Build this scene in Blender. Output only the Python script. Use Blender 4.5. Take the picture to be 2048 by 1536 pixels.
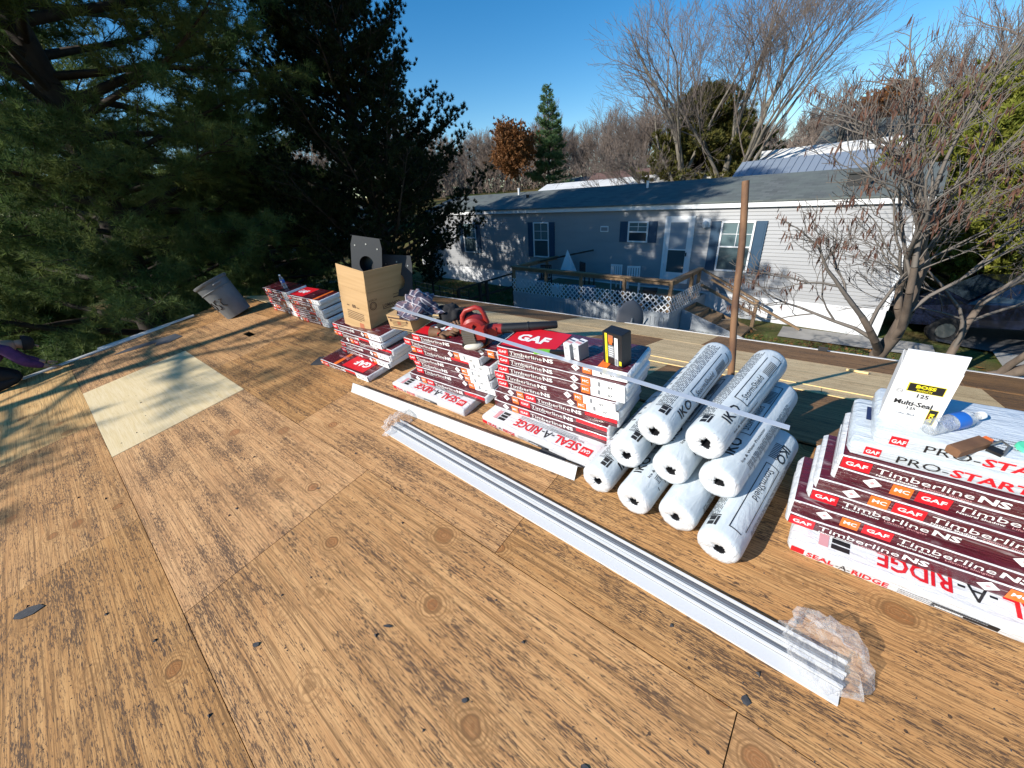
import bpy, bmesh, math, random
import numpy as np
from mathutils import Vector, Matrix, Euler, Quaternion, noise
R = math.radians
SC = bpy.context.scene
for o in list(bpy.data.objects): bpy.data.objects.remove(o)

# ------------------------------------------------------------------ camera, sky, sun, exposure
cam_d = bpy.data.cameras.new('camera'); cam = bpy.data.objects.new('camera', cam_d)
SC.collection.objects.link(cam); SC.camera = cam
cam_d.sensor_width = 36; cam_d.lens = 13.57; cam_d.clip_start = .05; cam_d.clip_end = 900
cam.matrix_world = Matrix(((0.77193871, -0.22758352, 0.59356244, 0),
                           (0.63232928, 0.37087826, -0.68015366, 0),
                           (-0.06534763, 0.90036385, 0.43020301, 0), (0, 0, 0, 1)))
SUN_AZ, SUN_EL = 24.0, 27.0            # the light travels towards +Y turned this far towards +X
sun_to = Vector((-math.sin(R(SUN_AZ))*math.cos(R(SUN_EL)), -math.cos(R(SUN_AZ))*math.cos(R(SUN_EL)), math.sin(R(SUN_EL))))
world = bpy.data.worlds.new('World'); SC.world = world; world.use_nodes = True
wn = world.node_tree.nodes; wl = world.node_tree.links
sky = wn.new('ShaderNodeTexSky'); sky.sky_type = 'NISHITA'; sky.sun_disc = False
sky.sun_elevation = R(SUN_EL); sky.sun_rotation = math.atan2(sun_to.x, sun_to.y)
sky.altitude = 60; sky.air_density = 1.0; sky.dust_density = 0; sky.ozone_density = 2.2
hsv = wn.new('ShaderNodeHueSaturation'); hsv.inputs['Saturation'].default_value = 1.42; wl.new(sky.outputs[0], hsv.inputs['Color']); wl.new(hsv.outputs[0], wn['Background'].inputs[0]); wn['Background'].inputs[1].default_value = .12
sun_d = bpy.data.lights.new('sun', 'SUN'); sun_d.energy = 5.0; sun_d.angle = R(.5); sun_d.color = (1, .95, .86)
sun = bpy.data.objects.new('sun', sun_d); SC.collection.objects.link(sun)
sun.rotation_euler = sun_to.to_track_quat('Z', 'Y').to_euler()
vs = SC.view_settings; vs.view_transform = 'Standard'; vs.look = 'None'; vs.exposure = .42; vs.gamma = 1; vs.use_curve_mapping = False
SC.cycles.max_bounces = 6; SC.cycles.transparent_max_bounces = 12
SC.cycles.use_denoising = True

# ------------------------------------------------------------------ helpers
COL = SC.collection
rnd = random.Random(7)
def link(o, parent=None):
    COL.objects.link(o)
    if parent: o.parent = parent
    return o
def tag(o, label=None, cat=None, group=None, kind=None):
    if label: o['label'] = label
    if cat: o['category'] = cat
    if group: o['group'] = group
    if kind: o['kind'] = kind
    return o
def empty(name, label, cat, loc=(0, 0, 0), rot=(0, 0, 0), group=None):
    o = bpy.data.objects.new(name, None); o.empty_display_size = .1
    o.location = loc; o.rotation_euler = rot; COL.objects.link(o)
    return tag(o, label, cat, group)
class MB:
    def __init__(s): s.v = []; s.f = []; s.m = []
    def add(s, vs, fs, mi=0):
        n = len(s.v); s.v += [tuple(v) for v in vs]; s.f += [tuple(i+n for i in f) for f in fs]; s.m += [mi]*len(fs); return s
    def box(s, x0, y0, z0, x1, y1, z1, mi=0, M=None):
        vs = [(x, y, z) for z in (z0, z1) for y in (y0, y1) for x in (x0, x1)]
        if M: vs = [M @ Vector(v) for v in vs]
        return s.add(vs, [(0, 2, 3, 1), (4, 5, 7, 6), (0, 1, 5, 4), (2, 6, 7, 3), (0, 4, 6, 2), (1, 3, 7, 5)], mi)
    def beam(s, a, b, w, h, mi=0, up=(0, 0, 1)):
        a = Vector(a); b = Vector(b); d = (b-a).normalized(); u = Vector(up); r = d.cross(u)
        if r.length < 1e-4: r = d.cross(Vector((0, 1, 0)))
        r.normalize(); u = r.cross(d)
        vs = [p + r*sx*w/2 + u*sy*h/2 for p in (a, b) for sx, sy in ((-1, -1), (1, -1), (1, 1), (-1, 1))]
        return s.add(vs, [(0, 1, 2, 3), (7, 6, 5, 4), (0, 4, 5, 1), (1, 5, 6, 2), (2, 6, 7, 3), (3, 7, 4, 0)], mi)
    def tube(s, pts, rad, n=8, mi=0, cap=True):
        pts = [Vector(p) for p in pts]
        if not hasattr(rad, '__len__'): rad = [rad]*len(pts)
        vs = []; fs = []; u = None
        for i, p in enumerate(pts):
            d = (pts[min(i+1, len(pts)-1)] - pts[max(i-1, 0)]).normalized()
            if u is None:
                u = d.cross(Vector((0, 0, 1)))
                if u.length < .1: u = d.cross(Vector((0, 1, 0)))
            u = (u - d*u.dot(d)).normalized(); w = d.cross(u)
            vs += [p + (u*math.cos(a) + w*math.sin(a))*rad[i] for a in (2*math.pi*k/n for k in range(n))]
        for i in range(len(pts)-1):
            for k in range(n):
                fs.append((i*n+k, i*n+(k+1) % n, (i+1)*n+(k+1) % n, (i+1)*n+k))
        if cap: fs += [tuple(range(n))[::-1], tuple(range((len(pts)-1)*n, len(pts)*n))]
        return s.add(vs, fs, mi)
    def lathe(s, prof, n=24, mi=0, M=None, mats=None, cap=False):      # prof: (radius, z)
        vs = []
        for r, z in prof:
            vs += [Vector((r*math.cos(2*math.pi*k/n), r*math.sin(2*math.pi*k/n), z)) for k in range(n)]
        if M: vs = [M @ v for v in vs]
        for i in range(len(prof)-1):
            s.add([], []); base = 0
        n0 = len(s.v); s.v += [tuple(v) for v in vs]
        for i in range(len(prof)-1):
            for k in range(n):
                s.f.append((n0+i*n+k, n0+i*n+(k+1) % n, n0+(i+1)*n+(k+1) % n, n0+(i+1)*n+k)); s.m.append(mats[i] if mats else mi)
        if cap:
            s.f.append(tuple(n0+k for k in range(n))[::-1]); s.m.append(mi)
            s.f.append(tuple(n0+(len(prof)-1)*n+k for k in range(n))); s.m.append(mi)
        return s
    def prism(s, poly, y0, y1, mi=0, M=None):      # polygon in (x, z) extruded along y
        n = len(poly)
        vs = [Vector((x, y0, z)) for x, z in poly] + [Vector((x, y1, z)) for x, z in poly]
        if M: vs = [M @ v for v in vs]
        fs = [tuple(range(n)), tuple(range(2*n-1, n-1, -1))] + [(i, i+n, (i+1) % n+n, (i+1) % n) for i in range(n)]
        return s.add(vs, fs, mi)
    def mesh(s, name, mats, smooth=False):
        me = bpy.data.meshes.new(name); me.from_pydata(s.v, [], s.f)
        for m in (mats if isinstance(mats, (list, tuple)) else [mats]): me.materials.append(m)
        me.polygons.foreach_set('material_index', s.m)
        if smooth: me.polygons.foreach_set('use_smooth', [True]*len(s.f))
        me.update(); return me
    def build(s, name, mats, parent=None, smooth=False, fix=True):
        me = s.mesh(name, mats, smooth)
        if fix:
            b = bmesh.new(); b.from_mesh(me); bmesh.ops.recalc_face_normals(b, faces=b.faces); b.to_mesh(me); b.free()
        return link(bpy.data.objects.new(name, me), parent)
def obj(name, me, parent=None, M=None):
    o = link(bpy.data.objects.new(name, me), parent)
    if M is not None: o.matrix_local = M
    return o
def smooth_by_angle(o, ang=40):
    me = o.data; me.polygons.foreach_set('use_smooth', [True]*len(me.polygons))
    b = bmesh.new(); b.from_mesh(me)
    for e in b.edges:
        if len(e.link_faces) == 2 and e.calc_face_angle(0) > R(ang): e.smooth = False
    b.to_mesh(me); b.free()
def copy_tree(o, parent=None):
    c = o.copy(); COL.objects.link(c)
    if parent: c.parent = parent; c.matrix_parent_inverse = o.matrix_parent_inverse.copy()
    for ch in list(o.children): copy_tree(ch, c)
    return c

# ------------------------------------------------------------------ materials
def mat(name, col=(.5, .5, .5), rough=.6, metal=0, spec=.5, **kw):
    m = bpy.data.materials.new(name); m.use_nodes = True; b = m.node_tree.nodes['Principled BSDF']
    b.inputs['Base Color'].default_value = (*col, 1); b.inputs['Roughness'].default_value = rough
    b.inputs['Metallic'].default_value = metal; b.inputs['Specular IOR Level'].default_value = spec
    for k, v in kw.items(): b.inputs[k.replace('_', ' ')].default_value = v
    return m
class NT:
    def __init__(s, m): s.m = m; s.t = m.node_tree; s.n = s.t.nodes; s.l = s.t.links; s.b = s.n['Principled BSDF']
    def new(s, ty, **kw):
        n = s.n.new('ShaderNode'+ty)
        for k, v in kw.items(): setattr(n, k, v)
        return n
    def put(s, sock, v):
        if hasattr(v, 'links') or hasattr(v, 'is_output'): s.l.new(v, sock)
        else: sock.default_value = v
    def coord(s, which='Object', scale=(1, 1, 1), loc=(0, 0, 0), rand=False):
        tc = s.new('TexCoord'); mp = s.new('Mapping'); s.l.new(tc.outputs[which], mp.inputs[0])
        mp.inputs['Scale'].default_value = scale; mp.inputs['Location'].default_value = loc
        if rand:
            oi = s.new('ObjectInfo'); mul = s.new('VectorMath', operation='SCALE'); mul.inputs[0].default_value = (37.3, 23.1, 11.7)
            s.l.new(oi.outputs['Random'], mul.inputs['Scale']); add = s.new('VectorMath', operation='ADD')
            s.l.new(tc.outputs[which], add.inputs[0]); s.l.new(mul.outputs[0], add.inputs[1]); s.l.new(add.outputs[0], mp.inputs[0])
        return mp.outputs[0]
    def noise(s, vec, scale=5, detail=4, rough=.55, dist=0, out=0):
        n = s.new('TexNoise'); s.l.new(vec, n.inputs['Vector']); n.inputs['Scale'].default_value = scale
        n.inputs['Detail'].default_value = detail; n.inputs['Roughness'].default_value = rough; n.inputs['Distortion'].default_value = dist
        return n.outputs[out]
    def voro(s, vec, scale=5, feature='F1', out='Distance', rnd=1.0):
        n = s.new('TexVoronoi', feature=feature); s.l.new(vec, n.inputs['Vector']); n.inputs['Scale'].default_value = scale
        n.inputs['Randomness'].default_value = rnd
        return n.outputs[out]
    def ramp(s, f, a, b, ca=(0, 0, 0, 1), cb=(1, 1, 1, 1)):
        n = s.new('ValToRGB'); s.l.new(f, n.inputs[0]); e = n.color_ramp.elements
        e[0].position = a; e[1].position = b; e[0].color = ca if len(ca) == 4 else (*ca, 1); e[1].color = cb if len(cb) == 4 else (*cb, 1)
        return n.outputs[0]
    def mr(s, f, a, b, c=0., d=1.):
        n = s.new('MapRange'); n.clamp = True
        for i, v in enumerate((f, a, b, c, d)): s.put(n.inputs[i], v)
        return n.outputs[0]
    def math(s, op, a, b=0.0, clamp=False):
        n = s.new('Math', operation=op, use_clamp=clamp); s.put(n.inputs[0], a); s.put(n.inputs[1], b); return n.outputs[0]
    def mix(s, f, a, b, mode='MIX'):
        n = s.new('Mix', data_type='RGBA', blend_type=mode); s.put(n.inputs[0], f)
        for i, v in ((6, a), (7, b)):
            if isinstance(v, tuple): n.inputs[i].default_value = (*v[:3], 1)
            else: s.l.new(v, n.inputs[i])
        return n.outputs[2]
    def bump(s, h, strength=.3, dist=.01):
        n = s.new('Bump'); n.inputs['Strength'].default_value = strength; n.inputs['Distance'].default_value = dist
        s.l.new(h, n.inputs['Height']); s.l.new(n.outputs[0], s.b.inputs['Normal']); return n
    def col(s, c): s.l.new(c, s.b.inputs['Base Color'])
    def rough(s, c): s.l.new(c, s.b.inputs['Roughness'])
def varied(name, c1, c2, scale=6, rough=.7, detail=5, bump=0, stretch=(1, 1, 1), a=.35, b=.65, rand=True, bdist=.01, **kw):
    m = mat(name, c1, rough, **kw); t = NT(m); v = t.coord(scale=stretch, rand=rand)
    f = t.noise(v, scale, detail); t.col(t.ramp(f, a, b, c1, c2))
    if bump: t.bump(f, bump, bdist)
    return m

def plywood(name, light, mid, dark, residue, cover, knots=1.0):
    m = mat(name, light, .78, spec=.25); t = NT(m)
    v = t.coord(rand=True)
    # knots: sparse elongated cells that also bend the grain round them
    mp = t.new('Mapping'); t.l.new(v, mp.inputs[0]); mp.inputs['Scale'].default_value = (2.6, 3.3, 3)
    kd = t.voro(mp.outputs[0], 1.0); kc = t.voro(mp.outputs[0], 1.0, out='Color')
    sep = t.new('SeparateColor'); t.l.new(kc, sep.inputs[0])
    on = t.math('GREATER_THAN', sep.outputs[0], .35 if knots else 2)
    ksize = t.mr(sep.outputs[1], 0, 1, .10, .20)
    kd = t.math('ADD', kd, t.math('MULTIPLY', t.math('SUBTRACT', t.noise(v, 22, 2), .5), .07))
    kn = t.math('MULTIPLY', t.mr(kd, t.math('MULTIPLY', ksize, .75), ksize, 1, 0), on)
    halo = t.math('MULTIPLY', t.mr(kd, ksize, t.math('ADD', ksize, .22), 1, 0), on)
    gm = t.new('Mapping'); t.l.new(v, gm.inputs[0]); gm.inputs['Scale'].default_value = (1.1, 20, 20)
    sh = t.new('CombineXYZ'); t.l.new(t.math('MULTIPLY', halo, 1.2), sh.inputs[1])
    va = t.new('VectorMath', operation='ADD'); t.l.new(gm.outputs[0], va.inputs[0]); t.l.new(sh.outputs[0], va.inputs[1])
    grain = t.noise(va.outputs[0], 1.7, 6, .62, .4)
    fine = t.noise(t.coord(scale=(5, 150, 150), rand=True), 1, 3, .6)
    base = t.mix(t.mr(grain, .36, .66), light, mid)
    base = t.mix(t.math('MULTIPLY', t.mr(fine, .5, .7), .55), base, dark)
    patch = t.noise(t.coord(scale=(.7, 1.2, 1), rand=True), 1.6, 3)
    base = t.mix(t.math('MULTIPLY', t.mr(patch, .45, .7), .45), base, mid)
    rings = t.new('TexWave', wave_type='RINGS', rings_direction='SPHERICAL')
    base = t.mix(t.math('MULTIPLY', t.math('MULTIPLY', halo, t.mr(t.math('SINE', t.math('MULTIPLY', kd, 120)), -.2, .8)), .75), base, tuple(c*.42 for c in mid))
    kr = t.mr(t.math('SINE', t.math('MULTIPLY', kd, 210)), -.6, 1, .55, .95)
    base = t.mix(t.math('MULTIPLY', kn, kr), base, tuple(c*k for c, k in zip(mid, (.60, .45, .38))))
    rim = t.math('MULTIPLY', t.mr(t.math('ABSOLUTE', t.math('SUBTRACT', kd, t.math('MULTIPLY', ksize, .88))), .004, .017, 1, 0), on)
    base = t.mix(t.math('MULTIPLY', rim, .6), base, tuple(c*.25 for c in mid))
    if cover > -.5:
        # residue of the old underlay: short dashes along the grain, denser in bands and blotches
        st_ = t.noise(t.coord(scale=(1.0, 105, 60), rand=True), 1, 5, .65, .35)          # long dark grain lines
        base = t.mix(t.math('MULTIPLY', t.mr(st_, .54, .63), .80), base, tuple(c*.33 for c in mid))
        for sc_, wd_, k_ in (((.22, 9, 9), .030, 14), ((.30, 21, 9), .045, 10)):                    # thin wavy lines that follow the grain
            nn = t.math('FRACT', t.math('MULTIPLY', t.noise(t.coord(scale=sc_, rand=True), 1, 3, .5), k_))
            base = t.mix(t.math('MULTIPLY', t.mr(t.math('ABSOLUTE', t.math('SUBTRACT', nn, .5)), wd_, wd_*2.4, 1, 0), .55), base, tuple(c*.36 for c in mid))
        d1 = t.noise(t.coord(scale=(24, 190, 60), rand=True), 1, 4, .75, .5)
        d2 = t.noise(t.coord(scale=(.8, 15, 9), rand=True), 1, 4, .6)
        d3 = t.noise(t.coord(scale=(1.7, 2.1, 2), rand=True), 1, 4, .6)
        d5 = t.noise(t.coord(scale=(8, 46, 30), rand=True), 1, 3, .6)
        thr = t.math('ADD', t.math('ADD', t.math('MULTIPLY', d2, .40), t.math('MULTIPLY', d3, .30)), t.math('MULTIPLY', d5, .14))
        res = t.math('ADD', d1, thr)
        rm = t.mr(res, .965-cover, 1.0-cover)
        rm = t.math('MULTIPLY', rm, t.mr(halo, .1, .6, 1, .2))
        base = t.mix(t.math('MULTIPLY', t.mr(res, .91-cover, .99-cover), .38), base, tuple(c*.5 for c in mid))
        base = t.mix(t.math('MULTIPLY', rm, .92), base, residue)
        base = t.mix(t.math('MULTIPLY', t.mr(d3, .42, .72), .25), base, tuple(c*.6 for c in mid))
    dots = t.voro(t.coord(scale=(9, 9, 4), rand=True), 1.0)
    base = t.mix(t.math('MULTIPLY', t.math('LESS_THAN', dots, .055), .85), base, (.03, .022, .02))
    oi = t.new('ObjectInfo'); hs = t.new('HueSaturation'); t.l.new(base, hs.inputs['Color'])
    t.l.new(t.mr(oi.outputs['Random'], 0, 1, .86, 1.12), hs.inputs['Value']); t.l.new(t.mr(oi.outputs['Random'], 0, 1, 1.05, .95), hs.inputs['Saturation'])
    t.col(hs.outputs[0]); t.bump(t.math('ADD', grain, fine), .35, .003)
    return m
M = {}
M['ply_old'] = plywood('weathered plywood', (.64, .365, .155), (.50, .255, .098), (.24, .115, .05), (.062, .040, .030), -.001)
M['ply_clean'] = plywood('old clean plywood', (.68, .43, .17), (.54, .30, .10), (.36, .19, .07), (.09, .06, .05), -.12)
M['ply_brown'] = plywood('brown weathered plywood', (.42, .225, .095), (.30, .15, .058), (.14, .07, .03), (.075, .05, .035), -.01, 0)
M['ply_new'] = plywood('new pine plywood', (.84, .69, .45), (.76, .60, .35), (.62, .45, .22), (.3, .16, .07), -1, 0)
M['ply_far'] = plywood('pale knotty plywood', (.88, .67, .38), (.82, .57, .29), (.50, .29, .12), (.32, .17, .07), -.055, 0)
M['lumber'] = varied('treated lumber', (.30, .19, .10), (.20, .13, .075), 3, stretch=(1, 1, 1))
M['cut'] = mat('sawn edge', (.80, .58, .26), .7)
M['white_metal'] = mat('white painted metal', (.66, .66, .66), .32)
M['alu'] = mat('mill aluminium', (.80, .82, .84), .22, 1)
M['strip'] = mat('galvanized strip', (.72, .74, .77), .3, .35)
M['white_vinyl'] = varied('white vinyl', (.78, .79, .80), (.70, .71, .72), 2, .45)
def film(name, c, rough=.3, bs=.5, glare=.0):
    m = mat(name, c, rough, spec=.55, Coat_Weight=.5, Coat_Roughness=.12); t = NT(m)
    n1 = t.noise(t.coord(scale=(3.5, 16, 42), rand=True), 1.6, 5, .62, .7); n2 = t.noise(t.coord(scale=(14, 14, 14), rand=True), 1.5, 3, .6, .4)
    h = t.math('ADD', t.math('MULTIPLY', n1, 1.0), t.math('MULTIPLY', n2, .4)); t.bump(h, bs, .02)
    if glare: t.col(t.mix(t.math('MULTIPLY', t.mr(n1, .56, .70), glare), c, (.66, .62, .63)))  # wrinkle highlights painted into the wrap colour as whitish streaks
    return m
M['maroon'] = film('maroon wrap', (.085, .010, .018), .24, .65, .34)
M['white_film'] = film('white wrap', (.66, .67, .69), .38, .6)
M['grey_film'] = film('grey white wrap', (.54, .59, .64), .33, .55)
M['shingle_edge'] = varied('stacked shingle edges', (.50, .51, .53), (.30, .31, .33), 1, .7, stretch=(2, 2, 160))
M['red'] = mat('print red', (.62, .012, .022), .35); M['orange'] = mat('print orange', (.80, .16, .025), .35)
M['white'] = mat('print white', (.82, .82, .82), .4); M['black'] = mat('print black', (.012, .012, .014), .45)
M['navy'] = mat('print navy', (.018, .03, .095), .4); M['grey'] = mat('print grey', (.22, .23, .25), .5); M['yellow'] = mat('print yellow', (.85, .72, .02), .4)
M['blue'] = mat('print blue', (.02, .13, .50), .35); M['pink'] = mat('print pink', (.62, .30, .32), .45)
M['cardboard'] = varied('corrugated cardboard', (.50, .32, .155), (.44, .275, .125), 1.2, .8, stretch=(1, 1, 26), bump=.08)
M['kraft_print'] = mat('kraft ink', (.09, .05, .03), .8); M['kraft_red'] = mat('kraft red ink', (.40, .13, .06), .8)
M['white_card'] = varied('white carton', (.76, .76, .77), (.69, .69, .70), 4, .55)
M['dark_plastic'] = mat('dark grey plastic', (.030, .033, .038), .65, spec=.3); M['black_plastic'] = mat('black plastic', (.012, .012, .013), .42)
M['red_plastic'] = varied('red painted plastic', (.40, .030, .022), (.28, .022, .018), 8, .42)
M['tank'] = mat('milky plastic', (.62, .58, .50), .35); M['steel'] = mat('engine metal', (.28, .28, .27), .45, .9)
M['grey_bin'] = varied('grey bin plastic', (.16, .165, .17), (.12, .125, .13), 5, .55, bump=.1); M['dirt'] = mat('spray mark', (.035, .022, .016), .8)
M['rust'] = varied('rusty steel', (.23, .12, .06), (.12, .06, .035), 9, .8, stretch=(1, 1, .5), bump=.4, a=.4, b=.6)
M['pet'] = mat('clear bottle plastic', (.92, .95, .98), .06, Transmission_Weight=.85, IOR=1.25)
M['wrap'] = mat('clear film', (.96, .95, .97), .12, Transmission_Weight=.9, IOR=1.12); NT(M['wrap'])
_t = NT(M['wrap']); _t.bump(_t.noise(_t.coord(), 38, 5, .7, .8), 1.0, .02)
M['leather'] = varied('brown leather', (.20, .10, .05), (.12, .06, .03), 14, .7, bump=.3); M['skin'] = mat('skin', (.45, .26, .18), .5)
M['purple'] = varied('purple jacket cloth', (.11, .035, .13), (.07, .025, .09), 14, .9, bump=.6); M['black_cloth'] = mat('black cloth', (.012, .012, .014), .9)
M['shingle_dark'] = varied('shingle scrap', (.055, .056, .062), (.03, .03, .034), 60, .9)
M['green_plastic'] = mat('green plastic', (.17, .48, .05), .4); M['mint'] = mat('mint plastic', (.10, .62, .36), .4)
M['dish'] = mat('dish grey', (.10, .105, .12), .5)
m = mat('plaid flannel', (.1, .1, .1), .9); t = NT(m); v = t.coord(scale=(1, 1, 1))
sx = t.new('SeparateXYZ'); t.l.new(v, sx.inputs[0])
def band(s, f, w): return t.math('LESS_THAN', t.math('FRACT', t.math('MULTIPLY', s, f)), w)
a_ = t.math('ADD', sx.outputs[0], t.math('MULTIPLY', sx.outputs[2], .5)); b_ = t.math('ADD', sx.outputs[1], t.math('MULTIPLY', sx.outputs[2], .7))
c = t.mix(band(a_, 11, .5), (.20, .13, .145), (.055, .05, .085)); c = t.mix(t.math('MULTIPLY', band(b_, 11, .5), .55), c, (.045, .045, .09))
c = t.mix(t.math('MULTIPLY', band(a_, 11, .1), .7), c, (.55, .53, .55)); c = t.mix(t.math('MULTIPLY', band(b_, 11, .1), .7), c, (.55, .53, .55)); t.col(c)
M['plaid'] = m
# buildings
M['siding'] = varied('light grey vinyl siding', (.30, .305, .315), (.27, .275, .285), 1.5, .5, stretch=(.5, 1, 3))
M['skirt'] = varied('white vinyl skirting', (.74, .75, .77), (.66, .67, .69), 2, .5)
M['deck_skirt'] = varied('pale grey skirting', (.42, .45, .48), (.36, .39, .42), 2, .55)
m = mat('grey roof shingles', (.10, .11, .11), .9, spec=.2); t = NT(m)
br = t.new('TexBrick'); t.l.new(t.coord(), br.inputs[0]); br.inputs['Color1'].default_value = (.088, .096, .098, 1); br.inputs['Color2'].default_value = (.14, .152, .15, 1)
br.inputs['Mortar'].default_value = (.075, .08, .082, 1); br.inputs['Scale'].default_value = 1; br.inputs['Mortar Size'].default_value = .006
br.inputs['Brick Width'].default_value = .3; br.inputs['Row Height'].default_value = .15
t.col(t.mix(t.mr(t.noise(t.coord(), 1.3, 4), .35, .7), br.outputs[0], (.13, .15, .14), 'MIX')); t.bump(br.outputs[1], -.4, .01)
M['shingles'] = m
M['shutter'] = mat('navy shutter', (.022, .062, .115), .45)
M['glass'] = mat('window glass', (.06, .09, .10), .05, spec=.8); M['blind'] = varied('window with blind', (.13, .19, .20), (.115, .17, .18), 1, .12)
M['storm_glass'] = mat('storm door glass', (.30, .34, .38), .08, spec=.8); M['dark_glass'] = mat('dark glass', (.03, .045, .06), .06, spec=.8)
M['bluemetal'] = mat('blue grey ribbed metal', (.28, .33, .40), .4, .3); M['white_roof'] = varied('white coated roof', (.72, .71, .68), (.60, .59, .57), 1.2, .6)
M['redbrown'] = mat('red brown roof', (.16, .085, .07), .9); M['blue_wall'] = mat('blue grey wall', (.16, .21, .28), .8)
M['concrete'] = varied('concrete', (.36, .34, .31), (.28, .265, .24), 3, .9, bump=.1)
M['asphalt'] = varied('asphalt', (.055, .056, .06), (.075, .075, .078), 8, .9)
M['car_navy'] = mat('dark navy car paint', (.008, .012, .03), .2, Coat_Weight=.6); M['car_white'] = mat('white car paint', (.75, .75, .76), .25, Coat_Weight=.5)
M['tyre'] = mat('tyre rubber', (.015, .015, .016), .9)
# ground: grass, bare earth and leaf litter
m = mat('lawn and leaf litter', (.06, .09, .03), .95, spec=.1); t = NT(m); v = t.coord()
g = t.mix(t.mr(t.noise(v, 6, 6, .7), .35, .7), (.045, .075, .018), (.11, .135, .04))
g = t.mix(t.mr(t.noise(v, .35, 5, .65), .42, .62), g, (.15, .095, .045)); g = t.mix(t.mr(t.noise(v, 9, 5, .7), .58, .70), g, (.26, .13, .05)); t.col(g)
t.bump(t.noise(v, 25, 4), .6, .05); M['ground'] = m
def leafmat(name, c1, c2, transl=.25, sc=3.0):
    m = bpy.data.materials.new(name); m.use_nodes = True; t = NT(m)
    f = t.noise(t.coord(), sc, 3); c = t.ramp(f, .35, .65, c1, c2); t.col(c); t.b.inputs['Roughness'].default_value = .7; t.b.inputs['Specular IOR Level'].default_value = .25
    tr = t.new('BsdfTranslucent'); t.l.new(c, tr.inputs[0]); ms = t.new('MixShader'); ms.inputs[0].default_value = transl
    t.l.new(t.b.outputs[0], ms.inputs[1]); t.l.new(tr.outputs[0], ms.inputs[2]); t.l.new(ms.outputs[0], t.n['Material Output'].inputs[0]); return m
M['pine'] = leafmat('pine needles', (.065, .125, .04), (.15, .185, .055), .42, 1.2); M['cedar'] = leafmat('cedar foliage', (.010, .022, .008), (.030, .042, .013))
M['olive'] = leafmat('olive conifer foliage', (.08, .09, .022), (.19, .165, .04)); M['lime'] = leafmat('yellow green foliage', (.11, .135, .018), (.30, .30, .05))
M['bluepine'] = leafmat('blue green needles', (.06, .12, .05), (.13, .20, .075)); M['oakleaf'] = leafmat('brown oak leaves', (.17, .07, .025), (.26, .12, .045))
M['pod'] = leafmat('brown seed pods', (.085, .04, .03), (.15, .075, .05), .1); M['leaf_orange'] = leafmat('fallen leaves', (.30, .14, .04), (.22, .10, .04), .1)
M['grass'] = leafmat('grass blades', (.055, .10, .02), (.13, .17, .045))
M['bark_dark'] = varied('dark pine bark', (.055, .04, .03), (.03, .022, .017), 6, .95, stretch=(1, 1, .3), bump=.6)
M['bark_grey'] = varied('grey bark', (.23, .20, .16), (.12, .105, .085), 5, .95, stretch=(1, 1, .3), bump=.5)
M['bark_brown'] = varied('brown bark', (.19, .145, .11), (.10, .075, .058), 6, .95, stretch=(1, 1, .35), bump=.6)
M['twig'] = mat('twig bark', (.165, .142, .122), .9); M['twig_red'] = mat('reddish twig bark', (.21, .16, .13), .9); M['twig_grey'] = mat('grey brown twig bark', (.17, .135, .115), .9); M['trim_shade'] = mat('shaded trim grey', (.15, .175, .22), .4); M['trim_white'] = mat('trim white', (.52, .52, .51), .35)  # the grey trim has the shade of the back-tilted bands put into its colour
# ------------------------------------------------------------------ lettering and flat print
_dg = None
_txt = {}
def text_mesh(s, mname, bold=0.0):
    """flat lettering, cap height 1, starting at x = 0, baseline at y = 0 (shared between copies)"""
    key = (s, mname, bold)
    if key not in _txt:
        cu = bpy.data.curves.new('lettering', 'FONT'); cu.body = s; cu.size = 1.43; cu.offset = bold; cu.resolution_u = 2
        o = bpy.data.objects.new('lettering', cu); COL.objects.link(o)
        me = bpy.data.meshes.new_from_object(o.evaluated_get(bpy.context.evaluated_depsgraph_get()))
        bpy.data.objects.remove(o); bpy.data.curves.remove(cu)
        me.materials.clear(); me.materials.append(M[mname])
        xs = [v.co.x for v in me.vertices]; me['w'] = max(xs) if xs else 1
        _txt[key] = me
    return _txt[key]
PL = {'front': Matrix(((1, 0, 0, 0), (0, 0, -1, 0), (0, 1, 0, 0), (0, 0, 0, 1))), 'top': Matrix.Identity(4),
      'right': Matrix(((0, 0, 1, 0), (1, 0, 0, 0), (0, 1, 0, 0), (0, 0, 0, 1))),
      'left': Matrix(((0, 0, -1, 0), (-1, 0, 0, 0), (0, 1, 0, 0), (0, 0, 0, 1)))}
def lettering(parent, s, mname, u, v, h, w=None, off=.004, plane='front', base=(0, 0, 0), rot=0, bold=0.0, name='lettering', shear=0):
    """(u, v) on the plane, cap height h, optional forced width w; rot in degrees about the plane's normal"""
    me = text_mesh(s, mname, bold); sx = (w/me['w']) if w else h
    Sm = Matrix.Diagonal((sx, h, 1, 1))
    if shear: Sm = Matrix(((1, shear, 0, 0), (0, 1, 0, 0), (0, 0, 1, 0), (0, 0, 0, 1))) @ Sm
    L = Matrix.Translation(base) @ PL[plane] @ Matrix.Translation((u, v, off)) @ Matrix.Rotation(R(rot), 4, 'Z')
    o = obj(name, me, parent)
    if shear:
        me2 = me.copy(); me2.transform(Sm); o.data = me2; o.matrix_local = L
    else: o.matrix_local = L @ Sm
    return o
_dec = {}
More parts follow.
